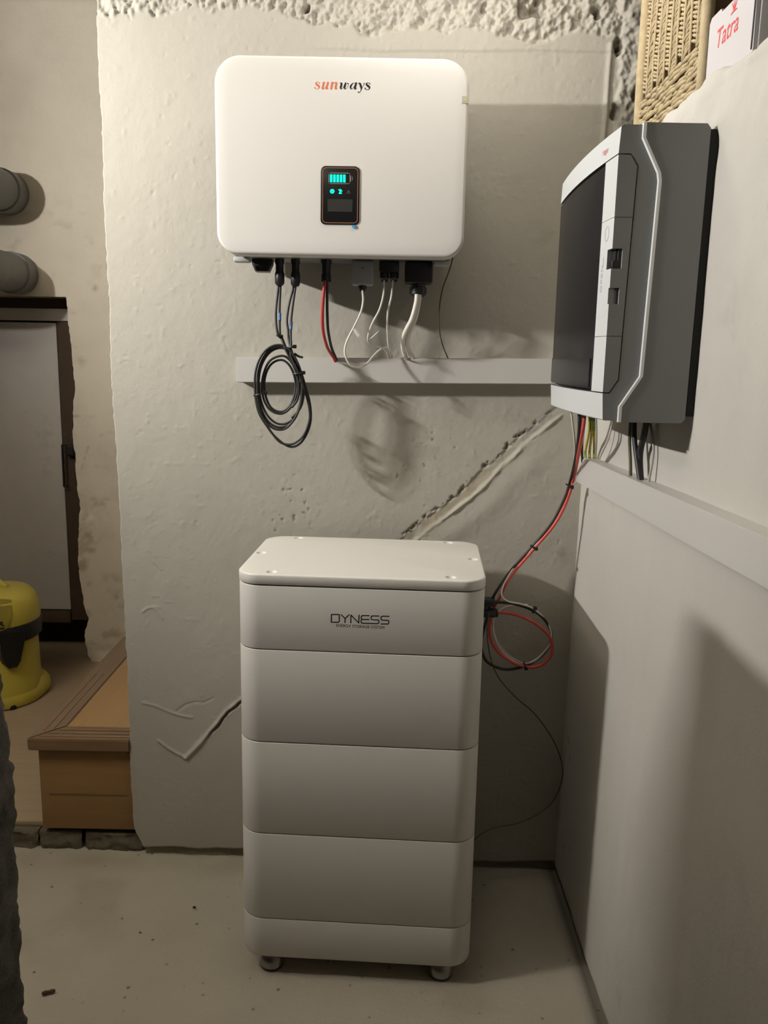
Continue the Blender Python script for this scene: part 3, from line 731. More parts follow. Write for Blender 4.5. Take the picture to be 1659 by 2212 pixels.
# ---- coil of black string cables with its two connectors
coil = empty('cable_coil', onY(610, 965, -0.1240)); tag(coil, 'coil of thin black cables hanging below the inverter over the white trunking', 'cable')
CS = ((.8, 0), (.8, .10), (1, .12), (1, .30), (.86, .33), (.86, .55), (1.0, .60), (1.05, .62), (1.05, .92), (.7, 1))
gland('connector', 604, 549, 617, 9.5, CY, M['black'], coil, CS); gland('connector', 638, 549, 619, 9.5, CY, M['black'], coil, CS)
CR = .0030
def zc(pts, Y=None):   # crop coordinates of the coil close-up
    return [(500+p[0]/7.373, 700+p[1]/7.373, p[2] if len(p) > 2 else (Y if Y is not None else -0.1240)) for p in pts]
leads = [
 [(602, 614, -0.1100), (597, 660, -0.1140), (596, 690, -0.1160), (600, 722, -0.1200)] + zc([(800, 240, -0.1240), (850, 380, -0.1300), (940, 560, -0.1320), (1010, 720, -0.1320), (1050, 830, -0.1310), (1075, 1000, -0.1290), (1050, 1200, -0.1270), (960, 1330, -0.1270)]),
 [(606, 614, -0.1100), (604, 660, -0.1130), (604, 690, -0.1150), (605, 722, -0.1180)] + zc([(815, 245, -0.1210), (875, 400, -0.1260), (965, 570, -0.1270), (1040, 740, -0.1270), (1110, 900, -0.1260), (1190, 1120, -0.1240), (1245, 1380, -0.1240), (1235, 1560, -0.1240), (1150, 1770, -0.1240), (1020, 1890, -0.1240), (900, 1920, -0.1240), (760, 1870, -0.1240), (620, 1700, -0.1240), (540, 1560, -0.1240)]),
 [(636, 614, -0.1100), (625, 655, -0.1130), (620, 690, -0.1150), (622, 712, -0.1170)] + zc([(905, 200, -0.1190), (930, 330, -0.1240), (975, 480, -0.1280), (1060, 640, -0.1240), (1120, 800, -0.1220), (1180, 1000, -0.1220), (1240, 1220, -0.1210), (1266, 1440, -0.1210), (1240, 1640, -0.1210), (1140, 1850, -0.1210), (1010, 1950, -0.1210), (880, 1935, -0.1210), (700, 1800, -0.1210), (560, 1620, -0.1210), (440, 1420, -0.1210), (385, 1200, -0.1210), (372, 1000, -0.1210)]),
 [(639, 614, -0.1100), (633, 655, -0.1130), (629, 690, -0.1150), (628, 715, -0.1170)] + zc([(945, 230, -0.1200), (950, 340, -0.1260), (940, 480, -0.1300), (1000, 640, -0.1340), (1060, 760, -0.1350), (1130, 960, -0.1320), (1150, 1120, -0.1290), (1100, 1330, -0.1270), (960, 1500, -0.1270)]),
]
for p in leads: pxtube('cable', p, CR, M['cable'], coil, 6, 8)
def zell(cx, cy, rx, ry, Y, rot=0, wob=0.0, a0=0, a1=360, n=14, seed=0):
    rnd = random.Random(seed); out = []
    for k in range(n):
        a = math.radians(a0+(a1-a0)*k/(n if a1-a0 == 360 else n-1)); w = 1+wob*(rnd.random()-.5)
        u, v = rx*w*math.cos(a), ry*w*math.sin(a); c, s = math.cos(math.radians(rot)), math.sin(math.radians(rot))
        out.append((cx+u*c-v*s, cy+u*s+v*c, Y+.003*(rnd.random()-.5)))
    return out
for i, (cx, cy, rx, ry, rot) in enumerate(((772, 985, 248, 412, 0), (770, 968, 285, 462, 2), (785, 985, 348, 610, -2), (765, 1010, 352, 645, -3), (748, 1005, 380, 672, -2))):
    pxtube('cable', zc(zell(cx, cy, rx, ry, -0.1160-.0035*i, rot, .03, seed=i)), CR, M['cable'], coil, 6, 8, True)
pxtube('cable_end', zc([(1000, 470, -0.1240), (1070, 515, -0.1240), (1140, 533, -0.1230)]), CR, M['cable'], coil, 6, 8)
def tie(parent, px, py, Y, length_px, ang, r=.0022, depth=.012, m=None, head=True):
    """cable tie: a small loop round the bundle plus its head"""
    c = onY(px, py, Y); sc = (Y-CAM.y)/F; h = length_px*sc/2; d = Vector((math.cos(math.radians(ang)), 0, -math.sin(math.radians(ang))))
    pts = []
    for k in range(12):
        a = 2*math.pi*k/12; pts.append(c+d*h*math.cos(a)+Vector((0, 1, 0))*depth*math.sin(a))
    bm = tube_bm(catmull(pts, 2, True), r, 6, True)
    if head: box_bm(c+d*h-Vector((.0045, .008, .0045)), c+d*h+Vector((.0045, .002, .0045)), .001, 1, bm)
    return bm_obj('cable_tie', bm, m or M['black'], parent)
tie(coil, 500+450/7.373, 700+1115/7.373, -0.1240, 26, -15); tie(coil, 500+1065/7.373, 700+785/7.373, -0.1280, 23, -8); tie(coil, 500+962/7.373, 700+368/7.373, -0.1240, 13, -12); tie(coil, 603, 726, -0.1200, 10, 12)
for (a, b) in (((604.2, 676), (604.4, 693)), ((629.6, 694), (628.2, 713))):
    pxtube('blue_marker', [(a[0], a[1], -0.1145), ((a[0]+b[0])/2, (a[1]+b[1])/2, -0.1155), (b[0], b[1], -0.1165)], .0037, M['blue'], coil, 4, 8)

# ---- battery pair (red and black)
pair = empty('battery_cable', onY(710, 775, -.05)); tag(pair, 'red and black cable pair from inverter down into white trunking', 'cable')
gland('connector', 704, 549, 611, 11, CY, M['black'], pair, ((1.1, 0), (1.1, .30), (.95, .36), (.85, .70), (1, .74), (1, .98), (.8, 1)))
pxtube('red_cable', [(702, 606, -.137), (698.5, 640, -.137), (696.5, 680, -.13), (698, 715, -.11), (707, 750, -.07), (722, 775, -.03), (726, 790, -.015)], .0040, M['red'], pair)
pxtube('black_cable', [(706.5, 606, -.128), (706.5, 640, -.128), (707, 680, -.12), (709, 715, -.1), (716, 750, -.06), (726, 775, -.027), (730, 790, -.014)], .0036, M['cable'], pair)

# ---- communication dongle and its thin white lead
dg = empty('data_dongle', onY(783, 617, CY)); tag(dg, 'grey plug-in data dongle with a thin white lead under the inverter', 'dongle')
a, b = onY(760, 559, CY-.012), onY(806.5, 617, CY-.012)
box('body', (a.x, CY-.012, b.z), (b.x, CY+.018, B0+.004), M['dongle'], dg, .006, 3)
c_ = onY(783, 579, CY-.0125); bm_obj('led_hole', lathe_bm([(0, 0), (.0018, 0), (.0018, .001), (0, .001)], c_, Vector((0, -1, 0)), 10), M['black'], dg)
gland('gland', 782.5, 616, 630, 9, CY, M['black'], dg, ((.85, 0), (1, .1), (1, .6), (.7, .7), (.7, 1)))
pxtube('white_cable', [(783, 627, -.135), (784.5, 650, -.136), (779, 676, -.138), (764, 708, -.14), (749, 738, -.14), (745, 762, -.138), (754, 785, -.132), (771, 794, -.125), (790, 788, -.11), (806, 770, -.08), (822, 755, -.06), (838, 751, -.045), (846, 762, -.03), (846, 785, -.015)], .0026, M['white'], dg)
tg = prism_bm([(763, 709), (768, 711), (777, 724), (773, 729), (764, 717)], lambda u, v, d: onY(u, v, -.141-d), 0, .0012); bm_obj('paper_tag', tg, M['white'], dg)

# ---- meter plug with two glands
mp_ = empty('meter_plug', onY(840, 608, CY)); tag(mp_, 'black two-gland plug with two thin white leads under the inverter', 'plug')
a, b = onY(819.5, 560, CY-.014), onY(862, 588, CY-.014)
box('body', (a.x, CY-.014, b.z), (b.x, CY+.02, B0+.004), M['black'], mp_, .004)
for px in (830.5, 851.5): gland('gland', px, 587, 609, 9, CY, M['black'], mp_, ((.9, 0), (1.05, .1), (1.05, .65), (.7, .8), (.7, 1)))
pxtube('white_cable', [(829.5, 605, -.135), (828.5, 635, -.136), (820, 668, -.137), (806, 695, -.135), (797, 718, -.12), (795, 737, -.1), (805, 745, -.08), (822, 750, -.06), (836, 762, -.04), (842, 788, -.015)], .0024, M['white'], mp_)
pxtube('white_cable', [(848.5, 605, -.135), (845.5, 640, -.135), (838.5, 670, -.125), (836.5, 700, -.105), (838, 735, -.07), (841, 760, -.04), (844, 788, -.015)], .0024, M['white'], mp_)
pxtube('zip_tail', [(795, 736, -.1), (806, 727, -.105), (820, 713.5, -.112)], .0014, M['white'], mp_, 4, 6)

# ---- mains plug with thick white cables
mpl = empty('mains_plug', onY(903, 640, CY)); tag(mpl, 'large black plug with thick white mains cables under the inverter', 'plug')
a, b = onY(875.5, 560, CY-.02), onY(934.5, 613, CY-.02)
box('body', (a.x, CY-.02, b.z), (b.x, CY+.03, B0+.004), M['black'], mpl, .006, 3)
gland('gland', 903, 612, 641, 17.5, CY, M['black'], mpl, ((.85, 0), (.85, .28), (1.02, .32), (1.02, .8), (.75, .95), (.7, 1)))
pxtube('white_cable', [(901, 636, -.137), (899, 655, -.138), (890, 688, -.134), (878, 712, -.12), (871, 732, -.09), (871, 755, -.05), (877, 775, -.028), (880, 792, -.012)], .0060, M['white'], mpl, 8, 10)
pxtube('white_cable', [(906, 636, -.130), (903, 660, -.13), (896, 690, -.125), (885, 716, -.11), (880, 738, -.08), (884, 758, -.045), (893, 775, -.027), (898, 792, -.012)], .0060, M['white'], mpl, 8, 10)

# ---- thin earth wire on the right
ew = pxtube('earth_wire', [(980, 548, -.16), (972, 580, -.15), (956, 625, -.12), (948.5, 672, -.1), (949, 710, -.08), (956, 745, -.05), (969, 777, -.025), (974, 792, -.012)], .0017, M['olive'], None, 8, 6)
tag(ew, 'thin olive earth wire dropping from inverter corner to the trunking', 'wire')

# ================================================================== TRUNKING
TRD = .044
def wallpt(px, py, off): # point on the plane offset from back wall
    n = Vector((.035, 1, 0)).normalized(); p0 = Vector((0, wallY(0)-off, 0)); return onP(px, py, p0, n)
tr = empty('cable_trunking', wallpt(510, 826, TRD)); tag(tr, 'white plastic cable trunking running along the back wall below the inverter', 'trunking')
a, b, c2, d2 = wallpt(510, 771.5, TRD), wallpt(510, 826, TRD), wallpt(1187, 830, TRD), wallpt(1187, 775, TRD)
ex = (0.525-a.x)/(d2.x-a.x); d2 = a+(d2-a)*ex; c2 = b+(c2-b)*ex
yo = Vector((0, TRD+.004, 0))
bk = [a+yo*.25, b+yo*.25, c2+yo*.25, d2+yo*.25]
def hexa(name, f, bk, m, par, bev=.0015):
    vs = f+bk
    me_bm = bmesh.new(); V = [me_bm.verts.new(v) for v in vs]
    for q in ((0, 1, 2, 3), (7, 6, 5, 4), (0, 4, 5, 1), (1, 5, 6, 2), (2, 6, 7, 3), (3, 7, 4, 0)): me_bm.faces.new([V[i] for i in q])
    bmesh.ops.recalc_face_normals(me_bm, faces=me_bm.faces)
    bmesh.ops.bevel(me_bm, geom=list(me_bm.edges), offset=bev, segments=2, affect='EDGES')
    return bm_obj(name, me_bm, m, par, autosm=40)
hexa('cover', [a, b, c2, d2], bk, M['pvc'], tr)
ins = Vector((0, 0, .0025)); i2 = Vector((.002, 0, 0))
hexa('base', [a+yo*.26-ins+i2, b+yo*.26+ins+i2, c2+yo*.26+ins-i2, d2+yo*.26-ins-i2], [a+yo-ins+i2, b+yo+ins+i2, c2+yo+ins-i2, d2+yo-ins-i2], M['pvc'], tr)

RX = .497
tr2 = empty('cable_trunking', onX(1243, 1039, RX)); tag(tr2, 'white plastic cable trunking on the right wall under the distribution box', 'trunking')
p0, p1, p2, p3 = onX(1248, 984, RX), onX(1243.5, 1040, RX), onX(1659, 1275, RX), onX(1659, 1164, RX)
k = (-1.95-p0.y)/(p3.y-p0.y); q3 = p0+(p3-p0)*k; q2 = p1+(p2-p1)*k
for q in (p0, p1): q.y = p0.y
for q in (q2, q3): q.y = q3.y
xw = Vector((.046, 0, 0))
hexa('cover', [p0, p1, q2, q3], [v+xw*.3 for v in (p0, p1, q2, q3)], M['pvc'], tr2)
hexa('base', [v+xw*.31+Vector((0, s*.002, t*.0025)) for v, s, t in ((p0, -1, -1), (p1, -1, 1), (q2, 1, 1), (q3, 1, -1))], [v+xw+Vector((0, s*.002, t*.0025)) for v, s, t in ((p0, -1, -1), (p1, -1, 1), (q2, 1, 1), (q3, 1, -1))], M['pvc'], tr2)
for t in (.02, .08):
    pass

# ================================================================== BATTERY TOWER
TC = Vector((-.0404, -.266, 0)); TYAW = -.0531; TW, TD, TRr = .5629, .405, .055
tow = empty('battery_tower', TC, TYAW); tag(tow, 'tall white home battery tower of stacked modules on the floor', 'battery')
def tring(w, d, r, z, n=10): return [Vector((u, v, z)) for u, v in rrect(w, d, r, n)]
def module(name, z0, z1, botr=.0015, topr=.0015, w=TW, d=TD):
    rings = [tring(w-2*botr, d-2*botr, TRr-botr, z0), tring(w-.6*botr, d-.6*botr, TRr-.3*botr, z0+.3*botr), tring(w, d, TRr, z0+botr), tring(w, d, TRr, z1-topr), tring(w-.6*topr, d-.6*topr, TRr-.3*topr, z1-.3*topr), tring(w-2*topr, d-2*topr, TRr-topr, z1)]
    return bm_obj(name, loft_bm(rings), M['towerw'], tow, world=False, autosm=45)
zz_ = [.052, .1605, .3866, .6199, .8459, .9966]
names = ['base_module', 'battery_module', 'battery_module', 'battery_module', 'control_module']
for i, nm in enumerate(names):
    module(nm, zz_[i]+.0008, zz_[i+1]-.0008, .008 if i == 0 else .002, .002)
# dark seams between the modules
for z in zz_[1:5]:
    bm_obj('seam', loft_bm([tring(TW-.0044, TD-.0044, TRr-.0022, z-.0009), tring(TW-.0044, TD-.0044, TRr-.0022, z+.0009)]), M['gap'], tow, world=False)
# lid with six countersunk screw holes
LZ0, LZ1 = .9985, 1.0225
lt_ = .004
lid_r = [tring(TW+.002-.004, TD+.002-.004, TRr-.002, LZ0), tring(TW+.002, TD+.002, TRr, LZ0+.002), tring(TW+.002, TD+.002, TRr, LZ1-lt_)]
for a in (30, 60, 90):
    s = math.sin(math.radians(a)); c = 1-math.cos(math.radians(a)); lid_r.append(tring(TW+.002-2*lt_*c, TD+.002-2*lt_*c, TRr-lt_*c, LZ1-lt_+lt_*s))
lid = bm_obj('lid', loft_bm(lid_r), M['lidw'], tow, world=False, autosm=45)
bm_obj('seam', loft_bm([tring(TW-.008, TD-.008, TRr-.004, .9962), tring(TW-.008, TD-.008, TRr-.004, .9990)]), M['gap'], tow, world=False)
def tl(px, py):
    p = onZ(px, py, LZ1); return Matrix.Rotation(-TYAW, 3, 'Z') @ (p-TC)
holes = [tl(*p) for p in ((587, 1235), (974, 1247), (565, 1193.5), (1022, 1208), (645, 1162), (968, 1172))]
cb = bmesh.new()
for h in holes: lathe_bm([(0, -.011), (.0055, -.011), (.0055, -.008), (.0130, .0005), (.0130, .004), (0, .004)], Vector((h.x, h.y, LZ1)), n=20, bm=cb)
bmesh.ops.recalc_face_normals(cb, faces=cb.faces)
cme = bpy.data.meshes.new('cut'); cb.to_mesh(cme); cb.free(); cut = bpy.data.objects.new('cut', cme); COL.objects.link(cut); cut.location = TC; cut.rotation_euler = (0, 0, TYAW)
bo_ = lid.modifiers.new('b', 'BOOLEAN'); bo_.operation = 'DIFFERENCE'; bo_.object = cut; bo_.solver = 'EXACT'
bpy.context.view_layer.update()
nm_ = bpy.data.meshes.new_from_object(lid.evaluated_get(bpy.context.evaluated_depsgraph_get())); lid.modifiers.clear(); old = lid.data; lid.data = nm_; bpy.data.meshes.remove(old)
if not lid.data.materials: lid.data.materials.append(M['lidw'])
bpy.data.objects.remove(cut)
for h in holes:
    bm_obj('screw', lathe_bm([(0, 0), (.0042, 0), (.0040, .0025), (.0015, .0025), (.0012, .001), (0, .001)], Vector((h.x, h.y, LZ1-.0108)), n=14), M['chrome'], tow, world=False)
# feet
for sx in (-1, 1):
    for sy in (-1, 1):
        cx, cy = sx*(TW/2-.070), sy*(TD/2-.045)
        f = bm_obj('foot', lathe_bm([(0, .054), (.012, .054), (.012, .040), (.016, .040), (.024, .034), (.029, .024), (.031, .014), (.0305, .008), (0, .008)], Vector((cx, cy, 0)), n=24), M['chrome'], tow, world=False, autosm=50)
        bm_obj('rubber_pad', lathe_bm([(0, .0005), (.027, .0005), (.030, .004), (.030, .0075), (0, .0075)], Vector((0, 0, 0)) + Vector((cx, cy, 0)), n=24), M['black'], f, world=False)
# lettering on the front
tn = Matrix.Rotation(TYAW, 3, 'Z') @ Vector((0, -1, 0)); tp0 = TC + tn*(TD/2+.00018)
def tf(px, py): return onP(px, py, tp0, tn)
def dy(u, v): return tf(700+u/10.369, 1310+v/10.369)
w_ = 23
DY = [[(165, 180), (318, 180), (335, 186), (341, 202), (339, 330), (332, 347), (315, 353), (160, 352), (165, 180)],
      [(383, 184), (470, 270), (468, 362)], [(470, 270), (560, 188)],
      [(598, 366), (602, 192), (776, 370), (784, 196)],
      [(1010, 206), (870, 204), (845, 210), (832, 232), (832, 268), (842, 290), (1008, 293)], [(842, 290), (830, 310), (828, 346), (836, 366), (860, 375), (1190, 385), (1215, 378), (1230, 352), (1228, 322), (1212, 303), (1085, 298), (1062, 288), (1052, 262), (1054, 236), (1070, 212), (1228, 214)],
      [(1452, 222), (1310, 219), (1285, 227), (1274, 250), (1274, 278), (1286, 300), (1312, 307), (1425, 310), (1446, 322), (1452, 345), (1448, 376), (1432, 392), (1275, 393)]]
bm = bmesh.new()
for s_ in DY: ribbon_bm([(u, v, w_) for u, v in s_], dy, bm, smooth=False)
bm_obj('lettering', bm, M['ink'], tow, recalc=False)
a, b = tf(778, 1353.2), tf(830, 1355.6); ux_ = (b-a).normalized()
sz = .0098
bm = text_bm('ENERGY STORAGE SYSTEM', sz, lambda u, v: Vector((u, v, 0)), bold=0.0, space=1.02)
xs_ = [v.co.x for v in bm.verts]; wid = max(xs_)-min(xs_); tgt = 2*(b-a).length; fac = tgt/wid; mid = (max(xs_)+min(xs_))/2
ysx = [v.co.y for v in bm.verts]; hy_ = max(ysx)-min(ysx); fy = (6.3*(CAM-a).length/F)/hy_; ymid = (max(ysx)+min(ysx))/2
for v in bm.verts: v.co = a + ux_*((v.co.x-mid)*fac) + Vector((0, 0, 1))*((v.co.y-ymid)*fy)
bm_obj('lettering', bm, M['ink'], tow, recalc=False)
# sockets on the right side of the control module
CYc = -.10
def tconn(name, x0, x1, y0, y1):
    a, b = onY(x0, y0, CYc), onY(x1, y1, CYc)
    return box(name, (a.x, CYc-.016, b.z), (b.x, CYc+.016, a.z), M['black'], tow, .003)
tconn('socket', 1036, 1069, 1292, 1308); tconn('socket', 1036, 1070, 1315, 1331); tconn('socket_neck', 1069.2, 1075, 1317, 1330); tconn('socket', 1036, 1054, 1304.5, 1314.5)

# ================================================================== CABLES TO THE TOWER
def pc(name, label, pts, r, m, cat='cable', n=8):
    if cat == 'cable':      # the bundle swings in close to the back wall on its way down
        pts = [(x, y, Y-Y*(.5*float(sstep(930, 1060, np.array(float(y))))+.22*float(sstep(930, 1040, np.array(float(y))))*float(sstep(1300, 1200, np.array(float(y)))))) for x, y, Y in pts]
    o = pxtube(name, pts, r, m, None, n, 8); tag(o, label, cat); return o
blk = pc('battery_lead', 'black cable from the grey distribution box looping to the battery tower socket',
   [(1251, 885, -.36), (1251, 930, -.35), (1244, 985, -.33), (1233, 1035, -.30), (1218, 1080, -.28), (1190, 1132, -.26), (1146, 1185, -.24), (1104, 1232, -.23), (1077, 1270, -.225), (1061, 1300, -.185), (1049, 1345, -.165), (1040, 1385, -.16), (1043, 1414, -.16), (1058, 1434, -.165), (1092, 1446, -.17), (1133, 1439, -.175), (1166, 1420, -.18), (1187, 1393, -.185), (1190, 1365, -.19), (1174, 1336, -.2), (1146, 1316, -.2), (1108, 1304, -.2), (1068, 1300, -.2)], .0040, M['cable'])
redl = pc('battery_lead', 'red cable from the grey distribution box looping to the battery tower socket',
   [(1264, 885, -.375), (1259, 930, -.365), (1249, 985, -.345), (1240, 1030, -.315), (1226, 1078, -.295), (1199, 1131, -.275), (1154, 1185, -.25), (1115, 1230, -.235), (1095, 1258, -.22), (1080, 1290, -.178), (1066, 1315, -.17), (1058, 1350, -.17), (1060, 1380, -.17), (1076, 1407, -.175), (1106, 1430, -.18), (1140, 1441, -.188), (1170, 1436, -.19), (1188, 1418, -.195), (1193, 1398, -.2), (1186, 1374, -.205), (1160, 1349, -.21), (1125, 1331, -.205), (1095, 1324, -.2), (1074, 1323, -.2)], .0043, M['orange'])
wht = pc('data_cable', 'thin white data cable running with the red and black leads to the tower',
   [(1233, 885, -.33), (1237, 915, -.32), (1242, 960, -.31), (1240, 1000, -.30), (1230, 1045, -.285), (1212, 1092, -.27), (1182, 1142, -.252), (1150, 1185, -.247), (1118, 1216, -.24), (1098, 1245, -.235), (1086, 1268, -.232), (1084, 1287, -.23), (1097, 1299, -.225), (1125, 1305, -.215), (1152, 1315, -.208), (1177, 1338, -.2), (1190, 1365, -.197), (1187, 1392, -.19), (1162, 1421, -.185), (1133, 1434, -.18), (1104, 1424, -.175), (1080, 1400, -.168), (1066, 1365, -.16), (1068, 1335, -.15), (1085, 1315, -.15), (1108, 1308, -.155), (1140, 1306, -.17)], .0024, M['white'], n=8)
gry = pc('data_cable', 'grey data cable in the loop beside the battery tower',
   [(1188, 1372, -.197), (1191, 1385, -.195), (1180, 1404, -.19), (1155, 1428, -.186), (1128, 1432, -.18), (1098, 1415, -.172), (1078, 1392, -.165), (1069, 1370, -.158), (1062, 1335, -.152), (1054, 1312, -.15), (1040, 1305, -.15)], .0026, M['greyc'])
for (px, py, Y, ln, ang) in ((1229, 1049, -.305, 13, 25), (1152, 1182, -.25, 13, 25), (1153, 1318, -.205, 12, -65), (1134, 1437, -.18, 14, 70)):
    o = tie(None, px, py, Y*(.32 if py < 1200 else .52), ln, ang, depth=.012); tag(o, {1229: 'black cable tie near the right trunking end', 1152: 'black cable tie on the leads halfway down to the tower', 1153: 'black cable tie at the top of the lead loop', 1134: 'black cable tie at the bottom of the lead loop'}[px], 'cable tie')
o = pxtube('zip_tail', [(1236, 1048, -.10), (1243, 1042, -.105), (1250, 1038, -.11)], .0014, M['greyc'], None, 4, 6); tag(o, 'thin loose cable tie tail under the trunking end', 'tie tail')
gw_ = pc('ground_wire', 'thin olive ground wire hanging in an arc behind the tower by the corner', [(1056, 1325, -.14), (1052, 1362, -.13), (1055, 1395, -.12), (1062, 1430, -.11), (1080, 1468, -.09), (1115, 1507, -.07), (1155, 1542, -.05), (1190, 1590, -.035), (1210, 1635, -.03), (1215, 1668, -.03), (1208, 1705, -.03), (1188, 1738, -.035), (1150, 1765, -.05), (1110, 1780, -.06), (1075, 1786, -.07), (1045, 1798, -.08), (1020, 1818, -.09)], .0016, M['olive'], 'wire')
# wires from box into the trunking
def ygwire(pts, label, r=.0034):
    path = catmull([onY(*p) for p in pts], 10); bm = tube_bm(path, r, 8)
    bmesh.ops.recalc_face_normals(bm, faces=bm.faces); me = bpy.data.meshes.new('earth_wire'); bm.to_mesh(me); bm.free()
    at = me.color_attributes.new('tint', 'FLOAT_COLOR', 'CORNER')
    cols = []
    for p in me.polygons:
        k = (p.index % 8+(p.index//8)//5) % 8
        for _ in p.loop_indices: cols += [*((.60, .50, .06) if k < 4 else (.03, .15, .05)), 1]
    at.data.foreach_set('color', cols)
    o = finish('earth_wire', me, M['yg'], None, True); tag(o, label, 'wire', 'earth wires under the distribution box'); return o
for i, (x0, x1) in enumerate(((1272, 1265), (1277.5, 1274), (1283, 1283.5))):
    ygwire([(x0, 885, -.28), (x0+(.5 if i != 1 else 1), 930, -.24), (x1, 972, -.175), (x1, 1000, -.165)], ('leftmost', 'middle', 'rightmost')[i]+' of three yellow green earth wires below the distribution box')
o = pxtube('black_wire', [(1257.5, 885, -.30), (1258, 925, -.27), (1257, 965, -.21), (1258, 1000, -.165)], .003, M['cable'], None); tag(o, 'short black wire behind the red lead under the distribution box', 'wire')
o = pxtube('grey_wire', [(1288, 890, -.28), (1289, 940, -.24), (1288, 972, -.185), (1287, 1000, -.17)], .0018, M['greyc'], None); tag(o, 'thin grey wire beside the yellow green wires', 'wire')
def xt(name, pts, r, m, label):
    o = tube(name, [onX(*p) for p in pts], r, m, None); tag(o, label, 'cable'); return o
xt('mains_cable', [(1363, 895, .515), (1360, 950, .517), (1362, 1000, .518), (1362, 1045, .518)], .0035, M['olive'], 'thin dark green cable entering the right trunking')
xt('mains_cable', [(1371, 895, .512), (1370, 940, .512), (1375, 985, .515), (1384, 1050, .518)], .0055, M['cable'], 'black cable entering the right trunking, left of the crossing pair')
xt('mains_cable', [(1399, 895, .519), (1391, 940, .519), (1382, 985, .521), (1385, 1055, .521)], .0068, M['cable'], 'thick black cable entering the right trunking, right of the crossing pair')
xt('mains_cable', [(1400, 895, .53), (1409, 940, .53), (1411, 985, .53), (1398, 1055, .524)], .0026, M['greyc'], 'thin pale cable bowing out above the right trunking')

# ================================================================== DISTRIBUTION BOX
BYN, BYF = -.780, -.312
ebx = empty('distribution_box', (.46, (BYN+BYF)/2, 1.40)); tag(ebx, 'grey electrical distribution box with smoked window on the right wall', 'electrical box')
ZB, ZT, XFR = 1.402, 1.892, .380
YC, YH = (BYN+BYF)/2, (BYF-BYN)/2
def bulge(Y): return .010*(1-((Y-YC)/YH)**2)
def yext(name, polyf, ylist, m, par, bev=0.0):
    """loft polygons (x, z) along Y; polyf(Y)"""
    bm = loft_bm([[Vector((x, Y, z)) for x, z in polyf(Y)] for Y in ylist])
    bmesh.ops.recalc_face_normals(bm, faces=bm.faces)
    return bm_obj(name, bm, m, par, autosm=30)
# rear housing; the light caught by its stepped outline is a painted strip
PRO = .007
rear = [(.4215, ZT+.002), (.4215, 1.870), (.4505, 1.816), (.453, 1.803), (.446, 1.480), (.4135, 1.427), (.4135, ZB-.002), (.520, ZB-.002), (.526, ZB+.006), (.528, ZT-.005), (.522, ZT+.002)]
yext('rear_housing', lambda Y: rear, [BYN-PRO, BYF+PRO], M['encl'], ebx)
lipp = [(x-.0050, z) for x, z in rear[:7]]+[(x, z) for x, z in rear[:7]][::-1]
yext('edge_highlight_strip', lambda Y: lipp, [BYN-PRO-.0015, BYN+.004], M['edgelit'], ebx)
yext('wall_gasket', lambda Y: [(.5285, ZB+.01), (.5285, ZT-.006), (.546, ZT-.006), (.546, ZB+.01)], [BYN-.004, BYF+.004], M['gap'], ebx)
# front housing: top and bottom heads, side body; the door sits in between
YL = list(np.linspace(BYN, BYF, 13))
DZ0, DZ1 = 1.4515, 1.8445
seam = [(XFR, DZ1), (.4005, DZ1), (.4125, 1.8265), (.4050, 1.474), (.3910, DZ0), (XFR, DZ0)]
g = .0021
def fpoly(Y):
    o = -bulge(Y); return [(XFR+o, DZ1+g), (.4005+g*.5, DZ1+g), (.4125+g, 1.8265+g*.6), (.4050+g, 1.474-g*.6), (.3910+g*.5, DZ0-g), (XFR+o, DZ0-g), (XFR+.003+o, ZB+.002), (XFR+.006+o, ZB), (.47, ZB), (.47, ZT), (XFR+.006+o, ZT), (XFR+.002+o, ZT-.003)]
fh = yext('front_housing', fpoly, YL, M['encl'], ebx)
fh.data.materials.append(M['enclf'])
fh.data.update()
def paint_lit_front(o):
    for p in o.data.polygons:
        if p.normal.x < -.55: p.material_index = 1
# solid dark liner right behind the door seam
yext('door_gasket', lambda Y: [(XFR+.012, DZ1+.0005), (.4005, DZ1+.0005), (.4115, 1.8265), (.4040, 1.474), (.3910, DZ0-.0005), (XFR+.012, DZ0-.0005)], [BYN+.002, BYF-.002], M['gap'], ebx)
NY0, NY1 = BYN+.0, -.7165                    # near strip of the door (latch side)
WFY = BYF
def strip_poly(z0, z1):
    def f(Y):
        o = -bulge(Y)
        def xi(z):
            return np.interp(z, [DZ0, 1.474, 1.8265, DZ1], [.3910, .4050, .4125, .4005])
        zsn = [z0]+[z for z in (1.474, 1.8265) if z0 < z < z1]+[z1]
        return [(XFR+o, z0)]+[(float(xi(z)), z) for z in zsn]+[(XFR+o, z1)]
    return f
ydoor = list(np.linspace(NY0-.0005, NY1, 4))
parts = [(DZ0, 1.5475), (1.5483, 1.7445), (1.7453, DZ1)]
door_b = empty('door', (XFR, YC, DZ0)); door_b.parent = ebx; door_b.location = Vector((XFR, YC, DZ0))-ebx.location
strips = []
for i, (z0, z1) in enumerate(parts):
    s_ = yext('door_strip', strip_poly(z0, z1), ydoor, M['encl'], door_b); s_.data.materials.append(M['enclf']); strips.append(s_)
